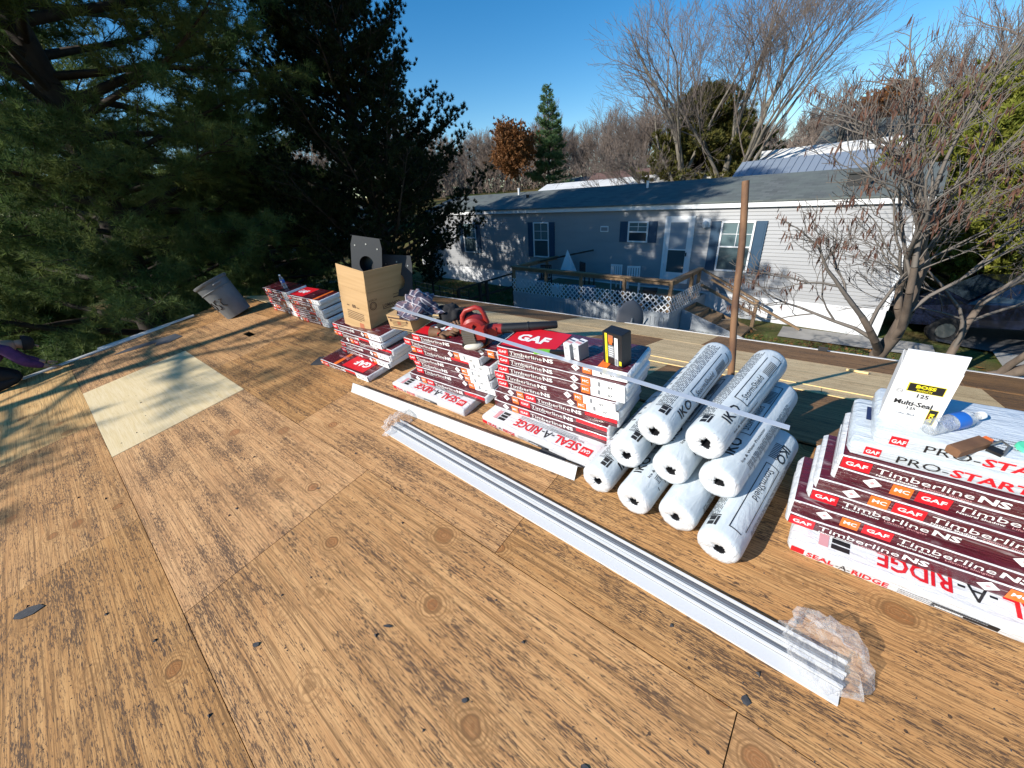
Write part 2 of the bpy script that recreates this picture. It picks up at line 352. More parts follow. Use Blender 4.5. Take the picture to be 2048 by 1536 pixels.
def decal(parent, name, mname, u0, v0, u1, v1, off=.002, plane='front', base=(0, 0, 0), diamond=False):
    key = (mname, diamond)
    if key not in _dec:
        b = MB()
        if diamond: b.add([(0, -1, 0), (1, 0, 0), (0, 1, 0), (-1, 0, 0)], [(0, 1, 2, 3)])
        else: b.add([(0, 0, 0), (1, 0, 0), (1, 1, 0), (0, 1, 0)], [(0, 1, 2, 3)])
        _dec[key] = b.mesh(name, M[mname])
    L = Matrix.Translation(base) @ PL[plane] @ Matrix.Translation((u0, v0, off)) @ Matrix.Diagonal((u1-u0, v1-v0, 1, 1))
    if diamond: L = Matrix.Translation(base) @ PL[plane] @ Matrix.Translation(((u0+u1)/2, (v0+v1)/2, off)) @ Matrix.Diagonal(((u1-u0)/2, (v1-v0)/2, 1, 1))
    return obj(name, _dec[key], parent, L)
_pr = {}
def fine_print(parent, mname, u, v, w, h, rows, off=.003, plane='front', base=(0, 0, 0), seed=1, rot=0, name='fine_print'):
    """lines of unreadably small type, as little dashes"""
    key = (mname, rows, seed, round(w/h, 1))
    if key not in _pr:
        r = random.Random(seed); b = MB()
        for k in range(rows):
            x = 0; y = 1-(k+.8)/rows; end = 1 if k < rows-1 else r.uniform(.4, .95)
            while x < end:
                l = r.uniform(.02, .07)*min(1, 4*h/w); b.add([(x, y, 0), (min(x+l, 1), y, 0), (min(x+l, 1), y+.42/rows, 0), (x, y+.42/rows, 0)], [(0, 1, 2, 3)]); x += l+.012*min(1, 4*h/w)
        _pr[key] = b.mesh(name, M[mname])
    o = obj(name, _pr[key], parent, Matrix.Translation(base) @ PL[plane] @ Matrix.Translation((u, v, off)) @ Matrix.Rotation(R(rot), 4, 'Z') @ Matrix.Diagonal((w, h, 1, 1)))
    o['kind'] = 'stuff'; return o

# ------------------------------------------------------------------ our roof
TH = R(10); YR, ZR = 2.6, -1.4506
CT, ST = math.cos(TH), math.sin(TH)
def NP(x, s, h=0): return Vector((x, YR - s*CT - h*ST, ZR - s*ST + h*CT))      # near slope: s metres down from the ridge
def FP(x, s, h=0): return Vector((x, YR + s*CT + h*ST, ZR - s*ST + h*CT))      # far slope
def near_rot(yaw=0): return (Matrix.Rotation(TH, 4, 'X') @ Matrix.Rotation(yaw, 4, 'Z')).to_euler()
def far_rot(yaw=0): return (Matrix.Rotation(-TH, 4, 'X') @ Matrix.Rotation(yaw, 4, 'Z')).to_euler()
XL, XR = -9.55, 4.4
NEAR_E, FAR_E = 4.03, 3.9
home = empty('mobile_home', 'long home with a bare plywood roof under repair, carrying the stacks of shingles', 'building', (XL, YR, -4.75))
home_inv = Matrix.Translation((-XL, -YR, 4.75))
def hpart(o): o.parent = home; o.matrix_parent_inverse = home_inv; return o
def panel(x0, x1, s0, s1, mname, far=False, lift=0, hole=None, label=None):
    g = .0022; b = MB(); w = x1-x0-2*g; d = s1-s0-2*g; t = .012
    if hole:
        hx0, hx1, hy0, hy1 = hole
        b.box(0, 0, -t, w, hy0, 0); b.box(0, hy1, -t, w, d, 0); b.box(0, hy0, -t, hx0, hy1, 0); b.box(hx1, hy0, -t, w, hy1, 0)
    else: b.box(0, 0, -t, w, d, 0)
    o = b.build('plywood_panel', M[mname])
    z = .0 + lift + rnd.uniform(-.0015, .0015)
    if far: o.location = FP(x0+g, s0+g, z); o.rotation_euler = far_rot(rnd.uniform(-.0006, .0006))
    else: o.location = NP(x0+g, s1-g, z); o.rotation_euler = near_rot(rnd.uniform(-.0006, .0006))
    if label: o['label'] = label
    return hpart(o)
def row(js, s0, s1, mats, far=False, **kw):
    for i in range(len(js)-1):
        panel(js[i], js[i+1], s0, s1, mats if isinstance(mats, str) else mats[i], far, **kw)
row([XL, -7.1, -4.7, -2.25, .2, 2.6, XR], .02, .376, 'ply_old')
row([XL, -8.4], .376, 1.595, 'ply_old')
panel(-8.4, -6.0, .376, 1.595, 'ply_old', hole=(1.43, 1.72, .70, .80))
row([-6.0, -3.55, -1.11, 1.33, 3.77, XR], .376, 1.595, 'ply_old')
row([XL, -7.36], 1.595, 2.81, 'ply_old')
panel(-7.36, -4.90, 1.595, 2.81, 'ply_new', lift=.004, label='pale new sheet of plywood')
row([-4.90, -2.37, .07, 2.5, XR], 1.595, 2.81, 'ply_old')
row([XL, -6.04], 2.81, NEAR_E, ['ply_clean'])
row([-6.04, -3.6, -1.16, 1.28, 3.7, XR], 2.81, NEAR_E, 'ply_old')
# far slope: brown old sheets and pale newer ones
row([XL, -7.0, -4.6, -1.2, 1.2, 3.6, XR], .02, 1.34, ['ply_far', 'ply_far', 'ply_far', 'ply_brown', 'ply_brown', 'ply_brown'], True)
row([XL, -7.1, -4.7, -2.3, .1, 2.5, XR], 1.352, 1.59, 'ply_far', True)
row([XL, -7.3, -4.9, -2.5, -1.75, .7, 1.3, 3.7, XR], 1.602, 2.83, ['ply_brown', 'ply_far', 'ply_far', 'ply_brown', 'ply_far', 'ply_far', 'ply_brown', 'ply_brown'], True)
row([XL, -6.1, -3.65, -1.25, 1.2, 3.6, XR], 2.834, FAR_E, ['ply_brown', 'ply_brown', 'ply_far', 'ply_brown', 'ply_brown', 'ply_brown'], True)
for s0 in (1.341, 1.591):                                       # sawn edges between the pale sheets
    o = MB().box(-7.0, -.006, -.010, 1.25, .014, .004).build('batten', M['cut']); o.location = FP(0, s0, .002); o.rotation_euler = far_rot(); hpart(o)
# white drip edges along the two eaves and the left rake
o = MB().box(XL, -.05, -.002, XR, .018, .006).box(XL, .012, -.09, XR, .018, .006).build('drip_edge', M['white_metal']); o.location = FP(0, FAR_E, 0); o.rotation_euler = far_rot(); hpart(o)
o = MB().box(XL, -.018, -.09, XR, -.012, -.014).build('drip_edge', M['white_metal']); o.location = NP(0, NEAR_E, 0); o.rotation_euler = near_rot(); hpart(o)
# rafters and the walls that carry the roof
b = MB()
for x in np.arange(XL+.03, XR, .406):
    b.beam(NP(x, .01, -.06), NP(x, NEAR_E-.02, -.06), .038, .085); b.beam(FP(x, .01, -.06), FP(x, FAR_E-.02, -.06), .038, .085)
o = b.build('rafter', M['lumber']); hpart(o); o['kind'] = 'stuff'
yn, yf, zw = YR-NEAR_E*CT+.12, YR+FAR_E*CT-.12, -2.27
b = MB(); b.box(XL+.1, yn, -4.75, XR-.05, yn+.1, zw); b.box(XL+.1, yf-.1, -4.75, XR-.05, yf, zw)
hpart(b.build('wall', M['siding']))
for x0 in (XL+.05, XR-.15):
    b = MB(); b.prism([(yn, -4.75), (yf, -4.75), (yf, zw), (YR, ZR-.14), (yn, zw)], 0, .1, M=Matrix(((0, 1, 0, x0), (1, 0, 0, 0), (0, 0, 1, 0), (0, 0, 0, 1))))
    hpart(b.build('end_wall', M['siding']))
hpart(MB().box(XL+.2, yn+.1, -2.36, XR-.2, yf-.1, -2.30).build('attic_floor', M['lumber']))

# ------------------------------------------------------------------ shingle bundles
_body = {}
def bundle_body(kind, L=1.0, D=.33, T=.068, seed=0):
    key = (kind, L, D, T, seed)
    if key in _body: return _body[key]
    r = random.Random(seed*31+5); b = MB(); nx = 22; q = []
    def loop(x, puff):
        pts = []; rad = .0065
        for cx, cz, a0 in ((D-rad, T-rad, 0), (rad, T-rad, 90), (rad, rad, 180), (D-rad, rad, 270)):
            for k in range(4): a = R(a0+30*k); pts.append((cx+rad*math.cos(a), cz+rad*math.sin(a)))
        out = []
        for y, z in pts:
            n = noise.noise(Vector((x*9+seed*7, y*11, z*30)))
            yy = y + n*(.0025+puff*.020) + (y-D/2)*-.10*puff; zz = z + n*(.0015+puff*.013) + (z-T/2)*-.28*puff
            zz -= 0
            out.append((x, yy, zz))
        return out
    xs = [-L/2-.004, -L/2, -L/2+.012] + [-L/2+.012+(L-.024)*k/nx for k in range(1, nx)] + [L/2-.012, L/2, L/2+.004]
    pf = [1.6, .7, .1] + [0]*(nx-1) + [.1, .7, 1.6]
    for x, p in zip(xs, pf): q.append(loop(x + (r.uniform(-.004, .004) if p > .5 else 0), p))
    vs = [p for l in q for p in l]; n = 16; fs = []; ms = []
    main = 0
    for i in range(len(q)-1):
        for k in range(n):
            fs.append((i*n+k, (i+1)*n+k, (i+1)*n+(k+1) % n, i*n+(k+1) % n))
            mi = 0
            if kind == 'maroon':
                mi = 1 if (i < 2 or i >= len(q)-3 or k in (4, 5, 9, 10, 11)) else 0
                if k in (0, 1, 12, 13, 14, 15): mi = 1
            ms.append(mi)
    b.v = vs; b.f = fs; b.m = ms
    b.f += [tuple(range(n)), tuple(range((len(q)-1)*n, len(q)*n))[::-1]]; b.m += [1 if kind == 'maroon' else 0]*2
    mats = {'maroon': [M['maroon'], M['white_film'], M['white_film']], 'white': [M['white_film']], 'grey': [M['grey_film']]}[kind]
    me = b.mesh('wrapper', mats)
    bb = bmesh.new(); bb.from_mesh(me); bmesh.ops.recalc_face_normals(bb, faces=bb.faces); bb.to_mesh(me); bb.free()
    me.polygons.foreach_set('use_smooth', [True]*len(me.polygons))
    _body[key] = me; return me
BT = .068
def bundle(frame, x, s, h, label, group, variant='A', yaw=0, kind='maroon', top=None, far=False, T=BT, D=.33, L=1.0, tiltx=0, detail=2, mind=None):
    """x is the bundle's middle, s its front edge (metres below the ridge), h its height above the sheathing"""
    root = empty('shingle_bundle', label, 'shingle bundle', NP(x, s, h), near_rot(yaw), group)
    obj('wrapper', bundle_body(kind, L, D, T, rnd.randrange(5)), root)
    B = (0, 0, 0); z0, z1 = T*.09, T*.92; hh = z1-z0
    if kind == 'maroon':
        def gaf(u): decal(root, 'red_label', 'red', u, z0, u+.095, z1); lettering(root, 'GAF', 'white', u+.012, z0+hh*.36, hh*.36, w=.072, bold=.03)
        def title(u):
            lettering(root, 'Timberline', 'white', u, z0+hh*.33, hh*.50, w=.275); lettering(root, 'NS', 'white', u+.283, z0+hh*.33, hh*.50, w=.080, bold=.05)
            if detail > 1: lettering(root, 'Natural Shadow', 'white', u+.005, z0+hh*.07, hh*.17, w=.125, bold=.02); lettering(root, 'Lifetime Shingles', 'pink', u+.145, z0+hh*.07, hh*.17, w=.13)
        def mc(u): decal(root, 'orange_label', 'orange', u, z0, u+.062, z1); lettering(root, 'MC', 'white', u+.008, z0+hh*.40, hh*.34, w=.046, bold=.03)
        def dia(u):
            decal(root, 'diamond_label', 'white', u, z0+hh*.02, u+.062, z1-hh*.02, diamond=True)
            if detail > 1: decal(root, 'diamond_mark', 'pink', u+.021, z0+hh*.36, u+.041, z0+hh*.66, off=.003, diamond=True)
        def wl(u, e=.49):
            decal(root, 'white_label', 'white', u, z0-.003, e, z1+.003, off=.0035)
            lettering(root, '07', 'black', u+.115, z0+hh*.28, hh*.30, w=.03, off=.005, bold=.02); decal(root, 'code_mark', 'grey', u+.05, z0+hh*.3, u+.066, z1-hh*.1, off=.005)
            if detail > 1: fine_print(root, 'grey', u+.072, z0+hh*.25, .04, hh*.4, 4, off=.005); fine_print(root, 'grey', u+.152, z0+hh*.30, .03, hh*.28, 2, off=.005)
        if variant == 'A': gaf(-.485); title(-.375); dia(.12); mc(.20); wl(.268)
        elif variant == 'B': dia(-.40); mc(-.31); gaf(-.235); title(-.125); decal(root, 'red_strip', 'red', .262, z0+hh*.52, .49, z1); wl(.30) if detail < 2 else None
        elif variant == 'C': mc(-.485); gaf(-.415); title(-.305); decal(root, 'red_strip', 'red', .06, z0+hh*.6, .49, z1); wl(.27)
        elif variant == 'D': gaf(-.485); title(-.375); 
        if variant == 'D': dia(.30); mc(.40)
        if top:
            u0 = -.47 if top == 'L' else -.05
            decal(root, 'red_panel', 'red', u0, .03, u0+.42, .315, plane='top', base=(0, 0, T))
            lettering(root, 'GAF', 'white', (u0+.06) if top == 'L' else u0+.38, .13 if top == 'L' else .19, .085, w=.26, plane='top', base=(0, 0, T), bold=.06, rot=0 if top == 'L' else 180)
            u1 = .30 if top == 'L' else -.20
            decal(root, 'orange_strip', 'orange', u1, .006, u1+.06, .325, plane='top', base=(0, 0, T))
            if top == 'R': lettering(root, 'Timberline', 'pink', -.08, .17, .045, w=.22, plane='top', base=(0, 0, T), rot=180)
    elif kind == 'white':
        decal(root, 'red_label', 'red', -.49, T*.14, -.44, T*.6); lettering(root, 'SEAL', 'red', -.43, T*.18, T*.36, w=.10, bold=.03); lettering(root, '-A-', 'black', -.325, T*.18, T*.36, w=.05)
        lettering(root, 'RIDGE', 'red', -.27, T*.18, T*.36, w=.12, bold=.03); fine_print(root, 'grey', -.12, T*.15, .25, T*.4, 3); decal(root, 'dark_label', 'black', -.02, T*.12, .16, T*.45); fine_print(root, 'white', -.01, T*.16, .16, T*.22, 1, off=.004)
        for u, s_, mn, w in ((.36, 'SEAL', 'red', .20), (.15, '-A-', 'black', .11), (.03, 'RIDGE', 'red', .23)):
            lettering(root, s_, mn, u, .115, .075, w=w, plane='top', base=(0, 0, T), rot=180, bold=.03 if mn == 'red' else 0)
        decal(root, 'red_label', 'red', .375, .035, .455, .105, plane='top', base=(0, 0, T), off=.003); lettering(root, 'GAF', 'white', .447, .085, .03, w=.062, plane='top', base=(0, 0, T), rot=180, off=.005, bold=.03)
        lettering(root, 'RIDGE CAP SHINGLES', 'grey', .36, .145, .018, w=.28, plane='top', base=(0, 0, T), rot=180)
        decal(root, 'pink_label', 'pink', -.40, .035, -.365, .13, plane='top', base=(0, 0, T)); 
        for k in range(3): decal(root, 'code_label', 'black', -.355+k*.001, .04+k*.033, -.29, .066+k*.033, plane='top', base=(0, 0, T)); 
        fine_print(root, 'grey', .30, .17, .5, .05, 4, plane='top', base=(0, 0, T), rot=180)
    elif kind == 'grey':
        decal(root, 'red_label', 'red', -.45, T*.25, -.40, T*.85); lettering(root, 'GAF', 'white', -.446, T*.42, T*.26, w=.042, off=.004, bold=.03)
        lettering(root, 'PRO-', 'black', -.355, T*.22, T*.52, w=.15); lettering(root, 'START', 'red', -.20, T*.22, T*.52, w=.20, bold=.04)
        for u, s_ in ((.12, 'Lifetime'), (.22, 'Per Vida'), (.32, 'À Vie')):
            decal(root, 'navy_label', 'navy', u, T*.2, u+.09, T*.72); lettering(root, s_, 'white', u+.008, T*.34, T*.26, w=.074, off=.004, bold=.02)
        decal(root, 'navy_panel', 'navy', -.46, .17, -.36, .27, plane='top', base=(0, 0, T))
        lettering(root, 'PRO-', 'black', .42, .19, .06, w=.17, plane='top', base=(0, 0, T), rot=180); lettering(root, 'START', 'red', .24, .19, .06, w=.22, plane='top', base=(0, 0, T), rot=180, bold=.04)
        fine_print(root, 'grey', -.2, .05, .12, .06, 4, plane='top', base=(0, 0, T))
    return root
ORD = ['', 'bottom', 'second', 'third', 'fourth', 'fifth', 'sixth', 'seventh', 'eighth']
STACKS = 'shingle bundles stacked along the ridge'
def stack(where, x, s, h0, plan, detail=2, white_base=None):
    h = h0; n = len(plan)
    for k, p in enumerate(plan):
        v = p[0]; dx = p[1]; ds = p[2]; kw = p[3] if len(p) > 3 else {}
        kind = kw.get('kind', 'maroon'); col_ = {'maroon': 'maroon', 'white': 'white', 'grey': 'grey-white'}[kind]
        pos = 'topmost' if k == n-1 else 'lowest' if k == 0 else 'next above the lowest' if k == 1 else 'just below the topmost' if k == n-2 else ORD[k+1] + ' from below'
        bundle(None, x+dx, s+ds, h, f'{col_} shingle bundle, {pos} in {where}', STACKS, v, yaw=R(rnd.uniform(-1.6, 1.6))+kw.get('yaw', 0), kind=kind, top=kw.get('top'), detail=detail)
        h += BT + .0015
    return h
# the five stacks, from the far left end of the ridge to the right edge of the view
T1 = 'the far left stack under the upright bottle'
stack(T1, -7.05, .14, .0, [('A', 0, 0), ('B', .02, .0), ('A', -.03, 0), ('C', .02, .01), ('A', 0, 0), ('B', .0, .01)], 1)
T2 = 'the low stack just left of the carton'
stack(T2, -5.95, .20, .0, [('B', 0, 0), ('A', .03, 0), ('C', -.02, 0), ('A', .01, 0), ('B', -.02, .01), ('A', .02, .0, {'top': 'L'})], 1)
T3 = 'the stack carrying the tall carton'
bundle(None, -3.98, .84, .0, 'red topped shingle bundle lying flat before the stack carrying the tall carton', STACKS, 'C', R(.5), top='R')
stack(T3, -3.83, .60, .074, [('A', -.02, .02), ('A', .0, .0), ('B', .05, -.02), ('C', -.05, .0), ('A', -.06, -.02)])
T4 = 'the stack carrying the red blower'
bundle(None, -2.63, .79, .0, 'white ridge cap bundle with red print, under the stack carrying the red blower', STACKS, kind='white', yaw=R(-.5))
H4 = stack(T4, -2.46, .60, .0715, [('B', -.03, .05), ('A', .05, .0), ('A', .03, .0), ('A', .02, .01), ('C', .05, -.01), ('A', -.02, 0), ('D', .14, -.02, {'top': 'L'})])
T5 = 'the stack carrying the black and yellow box'
bundle(None, -1.44, .80, .0, 'white ridge cap bundle with large red print, under the stack carrying the black box', STACKS, kind='white', yaw=R(-2.5))
H5 = stack(T5, -1.36, .60, .0715, [('B', -.06, .03), ('B', -.06, .01), ('B', -.0, .0), ('A', .01, .0), ('A', .0, .01), ('A', .05, .0), ('A', .06, .0), ('A', .06, -.02, {'top': 'L'})])
T6 = 'the stack carrying the white carton'
bundle(None, .60, .815, .0, 'white ridge cap bundle at the foot of the stack carrying the white carton', STACKS, kind='white', yaw=R(.3), T=.075)
stack(T6, .58, .66, .079, [('A', -.02, .05), ('B', -.02, .035), ('A', .03, .0), ('B', .04, .0), ('B', .09, -.03), ('A', .09, -.03), ('P', .11, -.06, {'kind': 'grey'}), ('P', .17, -.08, {'kind': 'grey'})])
# ------------------------------------------------------------------ rolls of membrane
def film_mat(name, tint, op=.16, bs=34):
    m = bpy.data.materials.new(name); m.use_nodes = True; t = NT(m)
    t.b.inputs['Base Color'].default_value = (*tint, 1); t.b.inputs['Roughness'].default_value = .1
    n = t.noise(t.coord(), bs, 4, .6, .6); bp = t.bump(n, .9, .03)
    lw = t.new('LayerWeight'); lw.inputs[0].default_value = .35; t.l.new(bp.outputs[0], lw.inputs['Normal'])
    tr = t.new('BsdfTransparent'); ms = t.new('MixShader'); t.l.new(t.math('ADD', t.math('MULTIPLY', lw.outputs['Facing'], op*2.2), op*.45), ms.inputs[0])
    t.l.new(tr.outputs[0], ms.inputs[1]); t.l.new(t.b.outputs[0], ms.inputs[2]); t.l.new(ms.outputs[0], t.n['Material Output'].inputs[0]); return m
M['film'] = film_mat('crumpled clear film', (.92, .92, .94), .20)
M['pet'] = film_mat('clear bottle plastic', (.80, .84, .88), .30)
m = mat('membrane roll wrap', (.66, .72, .75), .42, spec=.5); t = NT(m)
n1 = t.noise(t.coord(scale=(14, 4, 14), rand=True), 1, 5, .65, .8); t.bump(n1, .55, .02)
t.col(t.mix(t.mr(n1, .3, .7), (.52, .58, .61), (.65, .69, .71))); M['roll'] = m
RR, RLEN = .098, .88
def roll_body(seed):
    r = random.Random(seed); b = MB(); n = 36
    prof = [(.022, .10, 1), (.024, .03, 1), (.027, .006, 0), (.036, -.004, 0), (.055, -.008, 0), (.075, -.007, 0), (.088, -.002, 0), (.0955, .010, 0), (.098, .03, 0)]
    prof += [(.098, .03+(.82)*k/12, 0) for k in range(1, 13)] + [(.096, .868, 0), (.085, .878, 0), (.04, .88, 0), (.03, .86, 1), (.0, .86, 1)]
    ox, oz = r.uniform(-.012, .012), r.uniform(-.03, -.008); vs = []
    for i, (rad, y, mi) in enumerate(prof):
        for k in range(n):
            a = 2*math.pi*k/n; w = 0
            fold = noise.noise(Vector((math.cos(a)*2.2+seed, math.sin(a)*2.2, i*.25)))
            rr = rad; yy = y
            if i < 8: rr = rad*(1+(.5 if i < 4 else .02)*fold); yy = y + (fold*.006 + noise.noise(Vector((math.cos(a)*6, math.sin(a)*6, seed+i*.3)))*.004 if i > 1 else 0)
            elif i < len(prof)-4: rr = rad + .0016*noise.noise(Vector((math.cos(a)*3, y*9, math.sin(a)*3+seed)))
            c = max(0, 1-rad/.075) if i < 9 else 0
            vs.append((rr*math.cos(a)+ox*c, yy, rr*math.sin(a)+oz*c))
    b.v = vs
    for i in range(len(prof)-1):
        for k in range(n):
            b.f.append((i*n+k, i*n+(k+1) % n, (i+1)*n+(k+1) % n, (i+1)*n+k)); b.m.append(prof[min(i, len(prof)-1)][2] if i < 2 or i > len(prof)-4 else (2 if i < 7 else 0))
    b.f.append(tuple(range(n))); b.m.append(1)
    me = b.mesh('roll_wrap', [M['roll'], M['black'], M['white_film']], True)
    bb = bmesh.new(); bb.from_mesh(me); bmesh.ops.recalc_face_normals(bb, faces=bb.faces); bb.to_mesh(me); bb.free(); return me
def bent(vs, fs, mname, nm, off=.0014):
    """(y along the roll, arc length up the side) wrapped on to the roll, zero at +x"""
    me = bpy.data.meshes.new(nm); rr = RR+off
    me.from_pydata([(rr*math.cos(v/RR), u, rr*math.sin(v/RR)) for u, v in vs], [], fs); me.materials.append(M[mname]); me.update(); return me
def bent_text(s, mname, u, v, h, w, nm='lettering', flip=False, bold=0, shear=0):
    src = text_mesh(s, mname, bold); k = w/src['w']
    bb = bmesh.new(); bb.from_mesh(src); bmesh.ops.triangulate(bb, faces=bb.faces)
    for q in range(-1, 7): bmesh.ops.bisect_plane(bb, geom=bb.verts[:]+bb.edges[:]+bb.faces[:], plane_co=(0, q*.17, 0), plane_no=(0, 1, 0))
    src = bpy.data.meshes.new('cut'); bb.to_mesh(src); bb.free()
    vs = [(x.co.x*k + x.co.y*h*shear, x.co.y*h) for x in src.vertices]
    if flip: vs = [(-a, -c) for a, c in vs]
    return bent([(u+a, v+c) for a, c in vs], [tuple(p.vertices) for p in src.polygons], mname, nm)
def rects(rs, mname, nm):
    vs = []; fs = []
    for u0, v0, u1, v1 in rs:
        nseg = max(1, int(abs(v1-v0)/.012))
        for k in range(nseg):
            n = len(vs); a = v0+(v1-v0)*k/nseg; c = v0+(v1-v0)*(k+1)/nseg; vs += [(u0, a), (u1, a), (u1, c), (u0, c)]; fs.append((n, n+1, n+2, n+3))
    return bent(vs, fs, mname, nm)
def roll_prints(flip):
    out = []; f = (lambda u: RLEN-u) if flip else (lambda u: u); g = -1 if flip else 1
    q = random.Random(4 if flip else 9)
    out.append(bent_text('StormShield', 'black', f(.34), 0, .034, .24, 'lettering', flip, .0))
    out.append(bent_text('IKO', 'black', f(.12), -.008, .050, .14, 'lettering', flip, .03, 0))
    out.append(bent_text('Ice & Water Protector', 'black', f(.12), g*-.062, .013, .30, 'lettering', flip, .01))
    w = .0042; a, c, d, e = .31, .80, -.022, .052
    fr = [(a, d, c, d+w), (a, e, c-.03, e+w), (a, d, a+w*1.2, e), (c, d, c+w*1.2, e-.012)]
    fr = [(f(x0), g*y0, f(x1), g*y1) for x0, y0, x1, y1 in fr]; fr = [(min(x0, x1), min(y0, y1), max(x0, x1), max(y0, y1)) for x0, y0, x1, y1 in fr]
    out.append(rects(fr, 'black', 'frame_line'))
    ds = []
    for row_ in range(9):
        v = .085+row_*.0085; u = .10
        while u < .80:
            l = q.uniform(.012, .05); ds.append((u, v, u+l, v+.003)); u += l+.008
    for row_ in range(5):
        v = -.085-row_*.0085; u = .14
        while u < .70:
            l = q.uniform(.012, .05); ds.append((u, v, u+l, v+.0028)); u += l+.008
    ds += [(.62+.013*k, -.014, .62+.013*k+.006, .028) for k in range(10)]
    out.append(rects(ds, 'black', 'fine_print'))
    tk = [(.2+.065*k+q.uniform(-.01, .01), .176, 0, 0) for k in range(9)]
    tk = [(u, v, u+.010, v+q.choice((.018, .026, .034))) for u, v, _, _ in tk] + [(.12+.07*k, -.150, .126+.07*k, -.128) for k in range(9)]
    out.append(rects(tk, 'black', 'tick_mark'))
    lb = [(.05, .07, .11, .082), (.05, .086, .075, .118), (.08, .086, .11, .118), (.115, .07, .122, .118)]
    out.append(rects(lb, 'black', 'code_label'))
    return out
PR = [roll_prints(False), roll_prints(True)]
RB = [roll_body(k) for k in range(4)]
RL = [('bottom row, first from the shingle stack', -.838, .95, .098, 20, 0, -5), ('bottom row, second from the shingle stack', -.600, .985, .098, 105, 0, -5.5),
      ('bottom row, third from the shingle stack', -.372, .972, .098, -70, 1, -6), ('bottom row, next to the stack with the white carton', -.158, 1.045, .098, 70, 1, -6.6),
      ('middle row, nearest the black box', -.712, .834, .263, 15, 0, -5), ('middle row, between two others', -.466, .832, .263, 120, 0, -6),
      ('middle row, nearest the white carton', -.238, .806, .263, 88, 0, -7.5), ('top of the pyramid, nearer the black box', -.582, .756, .432, 22, 0, -4.7), ('top of the pyramid, nearer the white carton', -.338, .742, .432, 52, 0, -8)]
for i, (w, x, s, h, spin, fl, yaw) in enumerate(RL):
    root = empty('membrane_roll', f'white membrane roll, {w}', 'roll', NP(x, s, h), near_rot(R(yaw)), 'membrane rolls piled in a pyramid')
    S = Matrix.Rotation(R(-spin), 4, 'Y')
    obj('roll_wrap', RB[i % 4], root, S)
    for me in PR[fl]: obj(me.name.split('.')[0], me, root, S)

# ------------------------------------------------------------------ metal trims
def strip_between(b, a, c, prof, mi=0):
    """profile (side, up) swept from a to c in the near-slope frame; points are (X, s, h)"""
    A = NP(*a); C_ = NP(*c); d = (C_-A).normalized(); nrm = Vector((0, -ST, CT)); side = d.cross(nrm).normalized(); up = side.cross(d)
    vs = [p + side*y + up*z for p in (A, C_) for y, z in prof]; n = len(prof)
    b.add(vs, [(i, i+1, n+i+1, n+i) for i in range(n-1)], mi); return b
def thick(prof, t):
    out = list(prof)
    for y, z in reversed(prof): out.append((y+t*.2, z-t))
    return out + [prof[0]]
b = MB(); strip_between(b, (-2.84, .655, .825), (-.022, .60, .545), [(-.022, -.012), (-.022, 0), (.018, .004), (.018, .0028), (-.0205, -.0012), (-.0205, -.012), (-.022, -.012)])
tag(b.build('metal_strip', M['strip']), 'long shiny metal strip lying across the stacks from the plaid shirt to the rolls', 'metal strip')
b = MB(); strip_between(b, (-3.52, .99, .002), (-1.0, .90, .002), [(.045, 0), (-.010, .074), (-.075, .004), (-.0735, .002), (-.010, .0715), (.0435, -.001), (.045, 0)])
tag(b.build('angle_trim', M['trim_white']), 'white angled trim lying like a tent in front of the shingle stacks', 'metal trim')
root = empty('drip_edge_bundle', 'bundle of nested white drip edges with clear film on both ends, across the bare roof', 'trim bundle', NP(-2.6, 1.19, 0), (0, 0, 0))
rinv = Matrix.Translation(root.location).inverted()
WID = [(.058, .012, .010), (.011, .018, .018), (.016, .024, .012), (.012, .020, .020), (.009, .024, .024), (.032, .034, .006), (.007, .024, .024)]     # width, height at the front, height at the back
y_ = .073
for k, (w_, ha, hb) in enumerate(WID):
    j = .02*((k*7) % 5)/5; y0_, y1_ = y_, y_-w_; y_ -= w_+.0035
    b = MB(); strip_between(b, (-2.60-j, 1.19, .001), (.34+j*.6, 1.315, .001), [(y0_, 0), (y0_, ha), (y1_, hb), (y1_, 0), (y0_, 0)])
    n_ = 5; b.f += [(0, 1, 2, 3), (5, 8, 7, 6)]; b.m += [0, 0]
    o = b.build('drip_edge', M['trim_shade' if k in (2, 5) else 'white_metal']); o.parent = root; o.matrix_parent_inverse = rinv  # two bands of the white trim get a darker colour for their shade
def crumple(name, rx, ry, rz, mt, seed, amp=.35, n=28, cut=None, freq=3.0, flat=False):
    b = MB(); vs = []
    for i in range(n//2+1):
        th = math.pi*i/(n//2)
        for k in range(n):
            a = 2*math.pi*k/n; d = Vector((math.sin(th)*math.cos(a), math.sin(th)*math.sin(a), math.cos(th)))
            f = 1 + amp*noise.noise(d*freq/1.5+Vector((seed, 0, 0))) + amp*.6*noise.noise(d*freq*1.8+Vector((0, seed, 0)))
            p = Vector((d.x*rx*f, d.y*ry*f, d.z*rz*f)); p.z = max(p.z, 0 if cut is None else cut); vs.append(p)
    fs = [(i*n+k, i*n+(k+1) % n, (i+1)*n+(k+1) % n, (i+1)*n+k) for i in range(n//2) for k in range(n)]
    b.add(vs, fs); me = b.mesh(name, M[mt], not flat)
    bb = bmesh.new(); bb.from_mesh(me); bmesh.ops.remove_doubles(bb, verts=bb.verts, dist=.0004); bmesh.ops.recalc_face_normals(bb, faces=bb.faces); bb.to_mesh(me); bb.free(); return me
o = obj('film_wrap', crumple('film_wrap', .15, .13, .14, 'film', 3, .36, 30, freq=3.0, flat=True), root); o.parent = None; o.location = NP(.27, 1.24, .0); o.rotation_euler = near_rot(R(-20)); o.parent = root; o.matrix_parent_inverse = rinv
